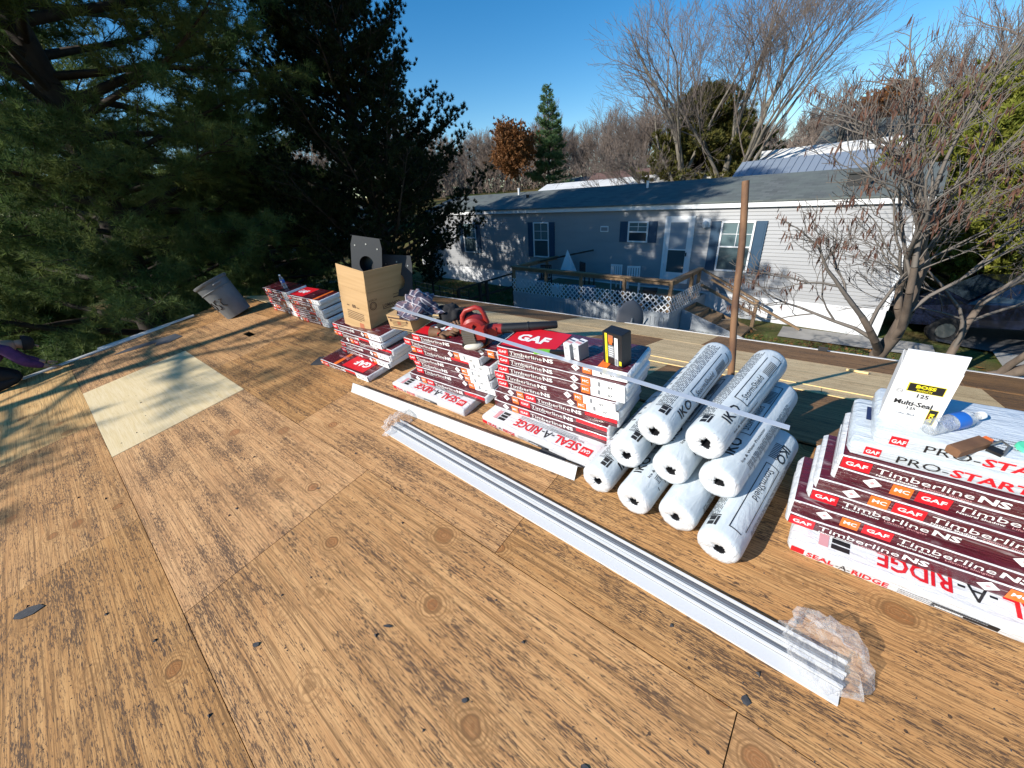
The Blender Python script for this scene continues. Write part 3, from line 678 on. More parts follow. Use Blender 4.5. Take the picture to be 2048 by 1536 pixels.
o = obj('film_wrap', crumple('film_wrap', .10, .15, .09, 'film', 8, .36, 26, freq=3.0, flat=True), root); o.location = NP(-2.60, 1.13, .0); o.rotation_euler = near_rot(R(8)); o.matrix_parent_inverse = rinv
for (a, c) in (((-9.50, 3.35, .004), (-9.42, 1.35, .004)), ((-9.56, 2.4, .016), (-9.36, .95, .016))):
    b = MB(); strip_between(b, a, c, [(.05, 0), (.05, .018), (-.05, .018), (-.05, .016), (.048, .016), (.048, 0), (.05, 0)])
    tag(b.build('rake_trim', M['white_metal']), 'white metal trim strip lying along the left roof edge, ' + ('near the kneeling person' if a[0] > -9.55 else 'farther from the person'), 'metal trim', 'trim strips along the left roof edge')
b = MB(); b.add([NP(x, s, .007) for x, s in ((-8.6, 1.45), (-8.25, 1.42), (-8.2, 1.62), (-8.32, 1.80), (-8.5, 1.74), (-8.62, 2.05), (-8.78, 2.3), (-8.85, 2.1), (-8.7, 1.7))], [tuple(range(9))])
tag(b.build('underlay_scrap', M['dish']), 'torn dark piece of underlay on the roof beside the left edge trim', 'underlay scrap')
# shingle crumbs
for i, (x, s, a, c, lab) in enumerate([(-3.31, 3.42, .085, .045, 'large dark shingle scrap with pale flecks near the left frame edge'), (-1.82, 2.62, .035, .02, 'small dark shingle scrap on the plywood seam line'), (-1.31, 2.175, .04, .012, 'thin dark shingle sliver lying over a knot'),
        (.085, 1.545, .03, .03, 'triangular brown chip by the torn seam near the film wrapped trim end'), (-.787, 2.163, .022, .016, 'dark shingle crumb below the pair of large knots'), (-2.55, 1.9, .02, .01, 'tiny curled shingle crumb on the open plywood'), (-.30, 2.05, .025, .014, 'dark crumb between the knots in the near foreground')]):
    k_ = 1 if i == 0 else .65; a *= k_; c *= k_
    q = random.Random(i); b = MB(); pts = [(a*math.cos(t_)*q.uniform(.7, 1.1), c*math.sin(t_)*q.uniform(.7, 1.1)) for t_ in np.arange(0, 6.2, .9)]
    n = len(pts); b.add([(x_, y_, .001+.004*q.random()) for x_, y_ in pts] + [(x_, y_, .003+.004*q.random()) for x_, y_ in pts], [tuple(range(n, 2*n))] + [(k, (k+1) % n, n+(k+1) % n, n+k) for k in range(n)])
    o = b.build('shingle_scrap', M['shingle_dark']); o.location = NP(x, s, .001); o.rotation_euler = near_rot(R(q.uniform(20, 60))); tag(o, lab, 'shingle scrap', 'scraps of old shingle')
rs_ = np.random.RandomState(12); b = MB()
for k in range(1500):
    x_, s_ = rs_.uniform(-6, 1.2), rs_.uniform(.9, 3.6); r_ = rs_.uniform(.0015, .0045)*(1+2*(rs_.rand() > .96)); p_ = NP(x_, s_, .001); a_ = rs_.uniform(0, 6.28)
    c_ = [p_+Vector((math.cos(a_+i*2.1)*r_, math.sin(a_+i*2.1)*r_, 0)) for i in range(3)]; b.add(c_+[p_+Vector((0, 0, r_*.9))], [(0, 1, 3), (1, 2, 3), (2, 0, 3)])
tag(b.build('shingle_grit', M['shingle_dark'], fix=False), 'fine dark shingle grit scattered over the bare plywood', 'grit', kind='stuff')
o = MB().box(-.09, -.012, 0, .09, .012, .02).build('wood_stick', M['cut']); o.location = FP(.37, 2.63, .003); o.rotation_euler = far_rot(R(-8)); tag(o, 'short pale stick of wood on the far brown slope', 'stick')
o = MB().box(-.05, -.03, 0, .05, .03, .05).box(-.03, .03, .0, .03, .07, .012).build('gutter_bracket', M['black_plastic']); o.location = FP(.04, 3.80, .003); o.rotation_euler = far_rot(); tag(o, 'small black bracket on the white far eave edge', 'bracket')
o = MB().box(-.12, -.09, 0, .12, .09, .012).build('shingle_flap', M['shingle_dark']); o.location = NP(-4.53, .80, .002); o.rotation_euler = near_rot(R(25)); tag(o, 'dark shingle piece poking out under the red topped bundle', 'shingle piece')
o = MB().box(-.1, -.045, 0, .1, .045, .012).build('shingle_flap', M['shingle_dark']); o.location = NP(-1.24, .835, .002); o.rotation_euler = near_rot(R(-6)); tag(o, 'dark shingle piece under the front of the bundle below the black box', 'shingle piece')

# ------------------------------------------------------------------ pole
b = MB(); base = NP(-.50, -.02, 0); base = FP(-.47, .55, 0); top = Vector((-.64, 3.30, .01))
b.tube([base.lerp(top, k/8)+Vector((.006*math.sin(k*1.3), 0, 0)) for k in range(9)], [.025, .025, .025, .024, .024, .024, .023, .023, .023], 12)
o = b.build('metal_pole', M['rust']); smooth_by_angle(o); tag(o, 'rusty brown pole standing upright behind the pyramid of rolls', 'pole')

# ------------------------------------------------------------------ cartons
root = empty('cardboard_carton', 'tall open cardboard carton with upright flaps standing on the stack, holding dark vents', 'carton', (-4.11, 1.985, -1.112), (Matrix.Rotation(.16, 3, 'Y') @ Matrix.Rotation(.09, 3, 'Z')).to_euler())
W, D_, H1, H2, t_ = .445, .60, .44, .655, .007
b = MB().box(0, 0, 0, W, t_, H1).box(0, D_-t_, 0, W, D_, H1).box(0, t_, 0, t_, D_-t_, H1).box(W-t_, t_, 0, W, D_-t_, H1).box(t_, t_, 0, W-t_, D_-t_, t_)
b.build('carton_wall', M['cardboard'], root)
for nm, (x0, y0, x1, y1), dx, dy in (('f', (.004, 0, W-.004, t_), 0, .006), ('r', (W-t_, .004, W, D_-.004), -.004, 0)):
    b = MB(); b.box(x0, y0, H1+.002, x1, y1, H2)
    b.v = [(x+dx*(z-H1)/(H2-H1) + .004*math.sin(y*9+x*7)*(z > H1+.1), y+dy*(z-H1)/(H2-H1), z) for x, y, z in b.v]; b.build('carton_flap', M['cardboard'], root)
fine_print(root, 'kraft_print', .10, .235, .075, .030, 1, off=.002); lettering(root, '00', 'kraft_print', .185, .235, .034, w=.06, off=.002, bold=.05); fine_print(root, 'kraft_print', .255, .236, .09, .024, 1, off=.002)
fine_print(root, 'kraft_print', .09, .10, .27, .10, 5, off=.002); decal(root, 'kraft_label', 'kraft_red', .27, .03, .34, .085, off=.0015)
Bx = (W, 0, 0)
lettering(root, '4 EACH', 'kraft_print', .015, .345, .022, w=.10, off=.002, plane='right', base=Bx); lettering(root, 'LOMANCO', 'kraft_print', .18, .245, .036, w=.235, off=.002, plane='right', base=Bx, bold=.04)
decal(root, 'ink_bar', 'kraft_print', .18, .228, .40, .236, off=.0015, plane='right', base=Bx); fine_print(root, 'kraft_print', .24, .18, .10, .024, 1, off=.002, plane='right', base=Bx); fine_print(root, 'kraft_print', .22, .14, .13, .02, 1, off=.002, plane='right', base=Bx)
fine_print(root, 'kraft_print', .33, .35, .15, .018, 1, off=.002, plane='right', base=Bx); decal(root, 'ink_bar', 'kraft_print', .33, .318, .49, .33, off=.0015, plane='right', base=Bx)
b = MB(); ring = []
for k in range(28):
    a0 = 2*math.pi*k/28; a1 = 2*math.pi*(k+1)/28
    for r0, r1 in ((.036, .043), (.024, .028)): b.add([(r*math.cos(a), r*math.sin(a), 0) for r, a in ((r0, a0), (r1, a0), (r1, a1), (r0, a1))], [(0, 1, 2, 3)])
obj('ring_mark', b.mesh('ring_mark', M['kraft_print']), root, Matrix.Translation(Bx) @ PL['right'] @ Matrix.Translation((.065, .295, .002)))
# dark vents in the carton: a base plate with a round hole, on edge, and another one behind it
def vent(label, loc, rot, w, h):
    root = empty('roof_vent', label, 'roof vent', loc, rot); b = MB(); n = 24; cz = h*.36; rr = .085; t_ = .006
    outer = [(-w/2, 0), (w/2, 0), (w/2, h-.03), (w/2-.03, h), (-w/2+.006, h)]
    ring = [(rr*math.cos(2*math.pi*k/n), cz+rr*math.sin(2*math.pi*k/n)) for k in range(n)]
    # plate with a hole: radial strips from the ring to a box outline
    def ray(a):
        dx, dz = math.cos(a), math.sin(a); k = min((w/2/abs(dx)) if abs(dx) > 1e-6 else 9, ((h-cz)/dz) if dz > 1e-6 else (cz/-dz) if dz < -1e-6 else 9); return (dx*k, cz+dz*k)
    for y in (0, t_):
        for k in range(n):
            a0, a1 = 2*math.pi*k/n, 2*math.pi*(k+1)/n; p = [ray(a0), ray(a1)]
            b.add([(ring[k][0], y, ring[k][1]), (p[0][0], y, p[0][1]), (p[1][0], y, p[1][1]), (ring[(k+1) % n][0], y, ring[(k+1) % n][1])], [(0, 1, 2, 3)])
    b.box(-w/2, 0, -.002, w/2, t_, 0).box(-w/2, 0, h, w/2, t_, h+.002)
    b.build('base_plate', M['dark_plastic'], root, fix=False)
    b = MB(); b.tube([(0, t_, cz), (0, .08, cz)], rr, n, cap=False); b.tube([(0, .08, cz), (0, .085, cz)], rr, n); b.build('throat', M['black_plastic'], root)
    b = MB(); 
    for x, z in ((-w*.36, h*.78), (0, h*.84), (w*.36, h*.76)): b.tube([(x, -.004, z), (x, .008, z)], .008, 8)
    b.build('rivet', M['steel'], root); return root
vent('dark grey vent plate with a round hole standing on edge in the tall carton', (-3.86, 2.22, -.66), (R(-5), R(9), R(24)), .36, .42)
vent('black vent standing deeper in the tall carton behind the grey plate', (-3.66, 2.42, -.86), (R(-10), R(5), R(30)), .34, .42)
root = empty('parts_box', 'small closed cardboard box with dark printed bands beside the tall carton', 'cardboard box', (-3.22, 1.985, -1.035), (R(9), 0, R(5)))
W, D_, H1 = .315, .27, .135
b = MB().box(0, 0, 0, W, D_, H1).box(-.003, .0, H1-.001, W+.003, D_*.5-.002, H1+.004).box(-.003, D_*.5+.002, H1-.001, W+.003, D_, H1+.004); b.build('carton_wall', M['cardboard'], root)
decal(root, 'ink_bar', 'kraft_print', .01, .108, W-.01, .124, off=.0015); decal(root, 'ink_bar', 'kraft_print', .01, .008, W-.01, .022, off=.0015); decal(root, 'ink_mark', 'kraft_red', .13, .05, .175, .085, off=.0015)
fine_print(root, 'kraft_print', .06, .035, .20, .06, 4, off=.002); decal(root, 'ink_mark', 'kraft_print', .03, .075, .055, .1, off=.0015); decal(root, 'ink_mark', 'kraft_print', .255, .075, .275, .1, off=.0015)

root = empty('white_carton', 'open topped white carton of sealant with black and yellow label on the right stack', 'carton', NP(.255, .485, .632), near_rot(R(-3)))
W, D_, H1, H2, t_ = .165, .125, .25, .315, .004
b = MB().box(0, 0, 0, W, t_, H1).box(0, D_-t_, 0, W, D_, H1).box(0, t_, 0, t_, D_-t_, H1).box(W-t_, t_, 0, W, D_-t_, H1).box(t_, t_, 0, W-t_, D_-t_, t_); b.build('carton_wall', M['white_card'], root)
for (x0, y0, x1, y1), dx, dy in (((.002, 0, W-.002, t_), 0, .012),):
    b = MB().box(x0, y0, H1+.0015, x1, y1, H2); b.v = [(x+dx*(z-H1)/(H2-H1), y+dy*(z-H1)/(H2-H1), z) for x, y, z in b.v]; b.build('carton_flap', M['white_card'], root)
b = MB(); b.add([(.003, .016, H2-.002), (W-.003, .016, H2-.002), (W-.001, D_-.001, H1+.004), (.001, D_-.001, H1+.004), (.003, .0165, H2-.006), (W-.003, .0165, H2-.006), (W-.001, D_-.001, H1+.0005), (.001, D_-.001, H1+.0005)], [(0, 1, 2, 3), (7, 6, 5, 4), (0, 4, 5, 1), (2, 6, 7, 3)])
b.add([(.002, .006, H1+.002), (.002, D_-.004, H1+.003), (.004, .016, H2-.008)], [(0, 1, 2)]); b.add([(W-.002, .006, H1+.002), (W-.002, D_-.004, H1+.003), (W-.004, .016, H2-.008)], [(0, 2, 1)]); b.build('carton_lid', M['white_card'], root, fix=False)
decal(root, 'yellow_edge', 'yellow', .042, .147, .143, .186); decal(root, 'black_label', 'black', .045, .149, .141, .184, off=.0026)
lettering(root, 'BOSS', 'yellow', .064, .1665, .0125, w=.055, off=.0034, bold=.06); lettering(root, 'PRODUCTS', 'yellow', .070, .153, .0075, w=.042, off=.0034, bold=.03)
lettering(root, '125', 'black', .073, .125, .0165, w=.036, bold=.02); lettering(root, 'Multi-Seal', 'black', .022, .084, .021, w=.108, bold=.03); lettering(root, '125', 'black', .062, .066, .0125, w=.028, bold=.02)
decal(root, 'rule_line', 'grey', .016, .055, .118, .0565); lettering(root, 'Color: Black', 'grey', .04, .038, .010, w=.056, bold=.02)
decal(root, 'yellow_edge', 'yellow', .127, .012, .153, .083); decal(root, 'black_label', 'black', .1285, .0135, .1515, .0815, off=.0026); lettering(root, 'BOSS', 'yellow', .134, .066, .011, w=.042, off=.0034, rot=-90, bold=.06); lettering(root, 'PRODUCTS', 'orange', .131, .062, .003, w=.03, off=.0034, rot=-90)
b = MB()
for k in range(20):
    a0 = 2*math.pi*k/20; a1 = 2*math.pi*(k+1)/20; b.add([(r*math.cos(a), r*math.sin(a), 0) for r, a in ((.0072, a0), (.0092, a0), (.0092, a1), (.0072, a1))], [(0, 1, 2, 3)])
b.add([(-.005, -.001, 0), (.005, -.001, 0), (.005, .0015, 0), (-.005, .0015, 0)], [(0, 1, 2, 3)])
obj('ring_mark', b.mesh('ring_mark', M['grey']), root, PL['front'] @ Matrix.Translation((.026, .142, .002)))

root = empty('fastener_box', 'black and yellow fastener box standing upright at the stack edge', 'box', NP(-.99, .505, H5+.001), near_rot(R(-12)))
W, D_, H1 = .135, .085, .205
MB().box(0, 0, 0, W, D_, H1).box(.002, .002, H1, W-.002, D_/2-.001, H1+.003).box(.002, D_/2+.001, H1, W-.002, D_-.002, H1+.003).build('box_body', M['black'], root)
decal(root, 'yellow_band', 'yellow', .018, .003, .034, H1-.004); decal(root, 'white_band', 'white', .085, .003, .108, H1-.02); decal(root, 'orange_picture', 'orange', .045, .135, .068, .175); decal(root, 'picture_shade', 'kraft_red', .04, .15, .075, .195, off=.0015)
decal(root, 'grey_panel', 'grey', .04, .05, .08, .13); fine_print(root, 'white', .042, .055, .036, .07, 5, off=.003); decal(root, 'code_label', 'grey', .088, .006, .105, .05, off=.003); decal(root, 'yellow_mark', 'yellow', .115, .012, .131, .04)
fine_print(root, 'black', .031, .03, .13, .010, 1, off=.003, rot=90)
for k, (x, s) in enumerate(((-1.235, .555), (-1.178, .545))):
    root = empty('staple_box', 'small white box of staples, ' + ('beside the green knife' if k == 0 else 'nearer the black and yellow box'), 'box', NP(x, s, H5+.001), near_rot(R(-16)), 'pair of small staple boxes')
    b = MB().box(0, 0, 0, .052, .085, .108); b.build('box_body', M['white_card'], root); MB().box(.051, .002, .002, .0535, .083, .106).build('grey_side', M['grey'], root)
    fine_print(root, 'grey', .008, .02, .035, .03, 4); fine_print(root, 'black', .008, .07, .03, .02, 2); decal(root, 'purple_band', 'pink', .004, .02, .048, .04, plane='top', base=(0, 0, .108)); decal(root, 'purple_band', 'navy', .004, .05, .048, .062, plane='top', base=(0, 0, .108))
# utility knife
root = empty('utility_knife', 'green and black utility knife on the red printed bundle', 'knife', NP(-1.46, .575, H5+.014), near_rot(R(17)))
MB().prism([(0, -.016), (.005, -.018), (.10, -.016), (.11, -.014), (.11, .012), (.06, .016), (.012, .010)], -.011, .011, M=Matrix.Rotation(R(-90), 4, 'X')).build('front_grip', M['green_plastic'], root)
MB().prism([(.111, -.014), (.20, -.012), (.235, -.008), (.24, .006), (.20, .013), (.111, .012)], -.012, .012, M=Matrix.Rotation(R(-90), 4, 'X')).build('rear_grip', M['black_plastic'], root)
MB().box(-.032, -.008, -.0006, .0, .006, .0006).build('blade', M['alu'], root)

# ------------------------------------------------------------------ leaf blower
root = empty('leaf_blower', 'red petrol leaf blower with a long black nozzle on the bundles', 'leaf blower', NP(-2.06, .50, H4+.002), near_rot(R(30)))
root.scale = (.82, .82, .82)
# fan housing, engine, handle, tank, nozzle (local x runs towards the nozzle)
b = MB(); Mx = Matrix.Translation((0, 0, .155)) @ Matrix.Rotation(R(90), 4, 'X')
b.lathe([(.02, .085), (.095, .082), (.118, .06), (.122, -.05), (.105, -.075), (.03, -.08)], 28, M=Mx, cap=True)
b.box(.02, -.055, .075, .20, .06, .155); b.box(-.075, -.075, .02, .075, .075, .075)
o = b.build('fan_housing', M['red_plastic'], root); smooth_by_angle(o, 35)
b = MB(); b.tube([(-.115, 0, .20), (-.10, 0, .285), (-.06, 0, .33), (.04, 0, .352), (.085, 0, .335), (.105, 0, .285), (.12, 0, .19)], [.022, .021, .021, .022, .022, .021, .024], 10); o = b.build('handle', M['red_plastic'], root); smooth_by_angle(o)
b = MB(); b.box(-.09, -.165, .075, .02, -.075, .205); 
for k in range(5): b.box(-.095, -.168, .09+k*.022, .025, -.070, .096+k*.022)
b.build('engine_block', M['steel'], root)
b = MB(); b.box(.03, -.155, .10, .115, -.07, .20); o = b.build('engine_cover', M['red_plastic'], root)
b = MB(); b.box(-.115, -.13, .17, .01, -.06, .225); b.build('air_filter_cover', M['red_plastic'], root)
b = MB(); b.lathe([(.0, 0), (.026, .0), (.028, .008), (.028, .028), (.0, .03)], 16, M=Matrix.Translation((-.09, -.125, .06)) @ Matrix.Rotation(R(90), 4, 'X')); b.build('fuel_cap', M['black_plastic'], root)
me = crumple('fuel_tank', .095, .062, .038, 'tank', 2, .03, 24, cut=-1); obj('fuel_tank', me, root, Matrix.Translation((-.02, -.13, .038)))
b = MB()
for x in (-.07, .07): b.box(x-.012, -.09, 0, x+.012, .08, .022)
b.build('foot', M['black_plastic'], root)
b = MB(); b.tube([(.17, 0, .118), (.26, 0, .118)], [.052, .046], 16); o = b.build('outlet_collar', M['red_plastic'], root); smooth_by_angle(o)
b = MB(); b.tube([(.245, 0, .118), (.48, .0, .112), (.485, 0, .112), (.50, 0, .112), (.505, 0, .112), (.74, 0, .105), (.755, 0, .105)], [.047, .042, .047, .047, .041, .034, .028], 18); o = b.build('nozzle', M['black_plastic'], root); smooth_by_angle(o)
# ------------------------------------------------------------------ shirt, glove, bottles and the dark pouch
me = crumple('shirt', .25, .17, .115, 'plaid', 5, .55, 44, freq=2.6); o = obj('flannel_shirt', me); o.location = NP(-2.93, .36, .672); o.rotation_euler = near_rot(R(-12)); tag(o, 'crumpled plaid flannel shirt heaped on the small cardboard box', 'shirt')
me = crumple('cloth', .16, .15, .13, 'black_cloth', 9, .5, 36, freq=2.6); o = obj('dark_jacket', me); o.location = NP(-2.60, .24, H4); o.rotation_euler = near_rot(R(20)); tag(o, 'dark bunched jacket between the plaid shirt and the blower', 'jacket')
def glove(label, loc, yaw, sc=1):
    root = empty('work_glove', label, 'glove', loc, near_rot(yaw), 'brown work gloves by the blower')
    me = crumple('palm', .055*sc, .06*sc, .03*sc, 'leather', yaw, .2, 20); obj('palm', me, root)
    b = MB(); b.tube([(0, -.05*sc, .016), (0, -.09*sc, .02), (0, -.13*sc, .026)], [.04*sc, .042*sc, .05*sc], 12, cap=False); obj('cuff', b.mesh('cuff', M['leather'], True), root)
    for k, (x, l) in enumerate(((-.036, .07), (-.012, .085), (.012, .08), (.036, .06))):
        b = MB(); b.tube([(x*sc, .045*sc, .016), (x*1.15*sc, (.05+l*.5)*sc, .026), (x*1.2*sc, (.05+l)*sc, .012)], [.014*sc, .013*sc, .010*sc], 8); obj('finger', b.mesh('finger', M['leather'], True), root)
    b = MB(); b.tube([(.045*sc, -.01, .016), (.08*sc, .02*sc, .022), (.095*sc, .055*sc, .016)], [.016*sc, .015*sc, .011*sc], 8); obj('thumb', b.mesh('thumb', M['leather'], True), root)
glove('brown leather glove standing open against the blower engine', NP(-2.33, .44, H4+.05), R(60), 1.0)
glove('flat brown leather glove nearer the plaid shirt', NP(-2.46, .50, H4), R(-70), 1.0)
def bottle(label, M4):
    root = empty('water_bottle', label, 'bottle', M4.to_translation(), M4.to_euler())
    prof = [(.0, .004), (.026, 0), (.031, .008), (.031, .02), (.0295, .03), (.0315, .045), (.0295, .058), (.0315, .07), (.0305, .12), (.0315, .135), (.028, .16), (.018, .185), (.0125, .195), (.0125, .205)]
    b = MB(); b.lathe(prof, 20); obj('bottle_body', b.mesh('bottle_body', M['pet'], True), root)
    b = MB(); b.lathe([(.0322, .092), (.0325, .094), (.0325, .138), (.0318, .14)], 20); obj('bottle_label', b.mesh('bottle_label', M['blue'], True), root)
    b = MB(); b.lathe([(.0328, .105), (.0328, .126)], 20); b.f = b.f[13:18]; b.m = b.m[13:18]; obj('label_mark', b.mesh('label_mark', M['white'], True), root)
    b = MB(); b.lathe([(.0, .222), (.0145, .221), (.015, .218), (.015, .203), (.0135, .202)], 18); obj('cap', b.mesh('cap', M['white'], True), root)
b0 = NP(.388, .545, .632+.033)
bottle('crumpled clear water bottle with blue label lying beside the white carton', Matrix.Translation(b0) @ (NP(.535, .395, .632+.036)-b0).to_track_quat('Z', 'Y').to_matrix().to_4x4())
bottle('clear water bottle standing upright on the far left stack', Matrix.Translation(NP(-6.85, .03, .4175)) @ Matrix.Rotation(TH, 4, 'X'))
root = empty('leather_pouch', 'dark brown pouch with orange inside lying under the fallen water bottle', 'pouch', NP(.455, .635, .633), near_rot(R(-40)))
MB().prism([(-.02, 0), (.02, 0), (.022, .028), (.016, .034), (-.018, .034), (-.022, .026)], 0, .125).build('pouch_body', M['leather'], root); MB().prism([(-.012, .004), (.012, .004), (.012, .028), (-.012, .028)], .1255, .15).build('orange_insert', M['orange'], root)
root = empty('steel_clip', 'small shiny metal clip beside the brown pouch', 'clip', NP(.545, .545, .634), near_rot(R(-30)))
b = MB(); b.tube([(0, 0, .004), (.02, .03, .03), (.045, .02, .028), (.05, -.01, .004)], .005, 6); b.build('clip_wire', M['steel'], root); MB().box(.01, -.02, 0, .05, .01, .012).build('clip_base', M['black_plastic'], root)
b = MB(); b.lathe([(.0, .012), (.028, .012), (.034, .009), (.036, .0)], 20); o = b.build('plastic_lid', M['mint']); o.location = NP(.655, .50, .633); o.rotation_euler = near_rot(); tag(o, 'round mint green plastic lid on the white bundles at the right edge', 'lid')

# ------------------------------------------------------------------ bin
root = empty('trash_bin', 'grey plastic trash bin leaning near the left end of the ridge', 'bin', NP(-8.22, .50, .005), (R(20), R(-14), R(0)))
b = MB(); b.lathe([(.0, .012), (.2, .006), (.215, .012), (.245, .40), (.262, .62), (.278, .625), (.285, .64), (.285, .665), (.272, .67), (.262, .655), (.235, .40), (.205, .03), (.0, .03)], 36)
o = b.build('bin_body', M['grey_bin'], root, smooth=True); smooth_by_angle(o, 40)
b = MB(); b.lathe([(.250, .50), (.262, .502), (.263, .514), (.252, .516)], 36); o = b.build('rim_band', M['grey_bin'], root, smooth=True)
for sgn in (-1, 1):
    b = MB(); b.tube([(sgn*.262, -.07, .58), (sgn*.305, -.06, .575), (sgn*.305, .06, .575), (sgn*.262, .07, .58)], .012, 8); b.build('handle', M['grey_bin'], root)
for k, arc in enumerate(([(-.10, .36), (-.15, .35), (-.17, .29), (-.14, .23), (-.09, .22), (-.07, .28), (-.10, .34)], [(.03, .37), (-.02, .36), (-.03, .30), (.02, .27), (.02, .22), (-.03, .21)], [(.09, .36), (.13, .35), (.08, .31), (.08, .25), (.13, .22)])):
    def onb(u, z): r = .215+(z-.012)*.078+.004; a = R(-58)+u/r; return (r*math.cos(a), r*math.sin(a), z)
    b = MB(); b.tube([onb(u, z) for u, z in arc], .009, 6); b.build('spray_mark', M['dirt'], root)

# ------------------------------------------------------------------ kneeling person
def skin_mesh(name, V, E, rad, mt, sub=2, rootv=0):
    me = bpy.data.meshes.new(name); me.from_pydata(V, E, []); o = bpy.data.objects.new(name, me); COL.objects.link(o)
    md = o.modifiers.new('s', 'SKIN'); md.use_smooth_shade = True
    for i, r_ in enumerate(rad): me.skin_vertices[0].data[i].radius = (r_, r_) if not hasattr(r_, '__len__') else r_
    me.skin_vertices[0].data[rootv].use_root = True
    o.modifiers.new('u', 'SUBSURF').levels = sub
    out = bpy.data.meshes.new_from_object(o.evaluated_get(bpy.context.evaluated_depsgraph_get())); bpy.data.objects.remove(o)
    out.materials.clear(); out.materials.append(M[mt]); out.polygons.foreach_set('use_smooth', [True]*len(out.polygons)); out.name = name; return out
root = empty('person', 'person in a purple jacket and dark cap kneeling bent over at the left roof edge', 'person', NP(-9.36, 3.62, .02), (TH, 0, R(4)))
def person_parts(root):
    P = [(0, -.05, .36), (0, .10, .44), (0, .30, .52), (0, .42, .53), (0, .50, .51), (0, .58, .47), (0, .64, .42)]
    V = P + [(-.10, -.04, .32), (-.13, .30, .08), (-.12, -.12, .05), (-.12, -.26, .04), (.10, -.04, .32), (.13, .30, .08), (.12, -.12, .05), (.12, -.26, .04),
             (-.18, .38, .50), (-.24, .44, .26), (-.19, .62, .08), (.18, .38, .50), (.24, .44, .26), (.19, .62, .08)]
    E = [(0, 1), (1, 2), (2, 3), (3, 4), (4, 5), (5, 6), (0, 7), (7, 8), (8, 9), (9, 10), (0, 11), (11, 12), (12, 13), (13, 14), (3, 15), (15, 16), (16, 17), (3, 18), (18, 19), (19, 20)]
    rad = [.13, .13, .145, .12, .055, .085, .07, .10, .07, .055, .04, .10, .07, .055, .04, .065, .05, .035, .065, .05, .035]
    obj('body', skin_mesh('body', V, E, rad, 'skin'), root)
    J = [0, 1, 2, 3, 15, 16, 17, 18, 19, 20]; jm = {v: i for i, v in enumerate(J)}
    obj('jacket', skin_mesh('jacket', [V[i] if i not in (17, 20) else tuple(np.array(V[i])*.8+np.array(V[i-1])*.2) for i in J], [(0, 1), (1, 2), (2, 3), (3, 4), (4, 5), (5, 6), (3, 7), (7, 8), (8, 9)], [.15, .15, .165, .14, .085, .07, .052, .085, .07, .052], 'purple'), root)
    J = [0, 7, 8, 9, 10, 11, 12, 13, 14]
    obj('trousers', skin_mesh('trousers', [V[i] for i in J], [(0, 1), (1, 2), (2, 3), (3, 4), (0, 5), (5, 6), (6, 7), (7, 8)], [.145, .115, .085, .07, .05, .115, .085, .07, .05], 'black_cloth'), root)
    b = MB(); Mh = Matrix.Translation((0, .585, .485)) @ Matrix.Rotation(R(-115), 4, 'X')
    b.lathe([(.112, -.02), (.115, .02), (.095, .075), (.05, .105), (0, .112)], 20, M=Mh); b.add([Mh @ Vector(p) for p in ((-.08, .09, .005), (-.06, .17, -.005), (.06, .17, -.005), (.08, .09, .005))], [(0, 1, 2, 3)])
    obj('cap', b.mesh('cap', M['black_cloth'], True), root)
    for sx in (-1, 1):
        for k in range(4):
            b = MB(); x = sx*.19+(k-1.5)*.019; b.tube([(x, .64, .075), (x, .69, .055), (x*1.01, .72+.008*(k in (1, 2)), .02)], [.011, .010, .008], 6); obj('finger', b.mesh('finger', M['skin'], True), root)
        b = MB(); b.tube([(sx*.155, .63, .07), (sx*.13, .66, .045), (sx*.125, .69, .02)], [.012, .011, .009], 6); obj('thumb', b.mesh('thumb', M['skin'], True), root)
        b = MB(); b.tube([(sx*.12, -.25, .035), (sx*.12, -.33, .05), (sx*.12, -.36, .09)], [.045, .045, .035], 10); obj('boot', b.mesh('boot', M['leather'], True), root)
        b = MB(); b.lathe([(0, -.012), (.012, 0), (0, .012)], 8, M=Matrix.Translation((sx*.034, .66, .395))); obj('eye', b.mesh('eye', M['black'], True), root)
    b = MB(); b.tube([(0, .665, .41), (0, .685, .375), (0, .67, .365)], [.012, .018, .012], 8); obj('nose', b.mesh('nose', M['skin'], True), root)
person_parts(root)
# ------------------------------------------------------------------ ground
def sm(x, a, b): t = max(0, min(1, (x-a)/(b-a))); return t*t*(3-2*t)
def gz(x, y):
    zn = -4.75; zh = -3.88 - .0085*max(-6, min(22, x+18.8))
    z = zn + (zh-zn)*sm(y, 6.9, 11.5)
    if x > 1.8: z += (-4.22-z)*sm(x, 1.8, 3.4)*sm(y, 8, 12)
    r = math.hypot(x*.8, y)
    if y > 16: z += max(0, min(r, 75)-20)*.112*sm(y, 16, 30)
    if r > 75: z += (min(r, 150)-75)*-.02
    z += sm(-x, 14, 40)*sm(-y+14, 0, 12)*1.2
    return z
def sheet(name, xs, ys, mt, dz=0, fn=gz):
    b = MB(); b.v = [(x, y, fn(x, y)+dz+.05*noise.noise(Vector((x*.6, y*.6, 0)))*(1 if dz == 0 else 0)) for y in ys for x in xs]; n = len(xs)
    b.f = [(j*n+i, j*n+i+1, (j+1)*n+i+1, (j+1)*n+i) for j in range(len(ys)-1) for i in range(n-1)]; b.m = [0]*len(b.f)
    o = b.build(name, M[mt], smooth=True, fix=False); o['kind'] = 'structure'; return o
xs = list(np.concatenate([np.arange(-320, -40, 14), np.arange(-40, 14, .75), np.arange(14, 300, 14)])); ys = list(np.concatenate([np.arange(-60, -6, 6), np.arange(-6, 32, .75), np.arange(32, 80, 4), np.arange(80, 420, 20)]))
sheet('ground', xs, ys, 'ground')
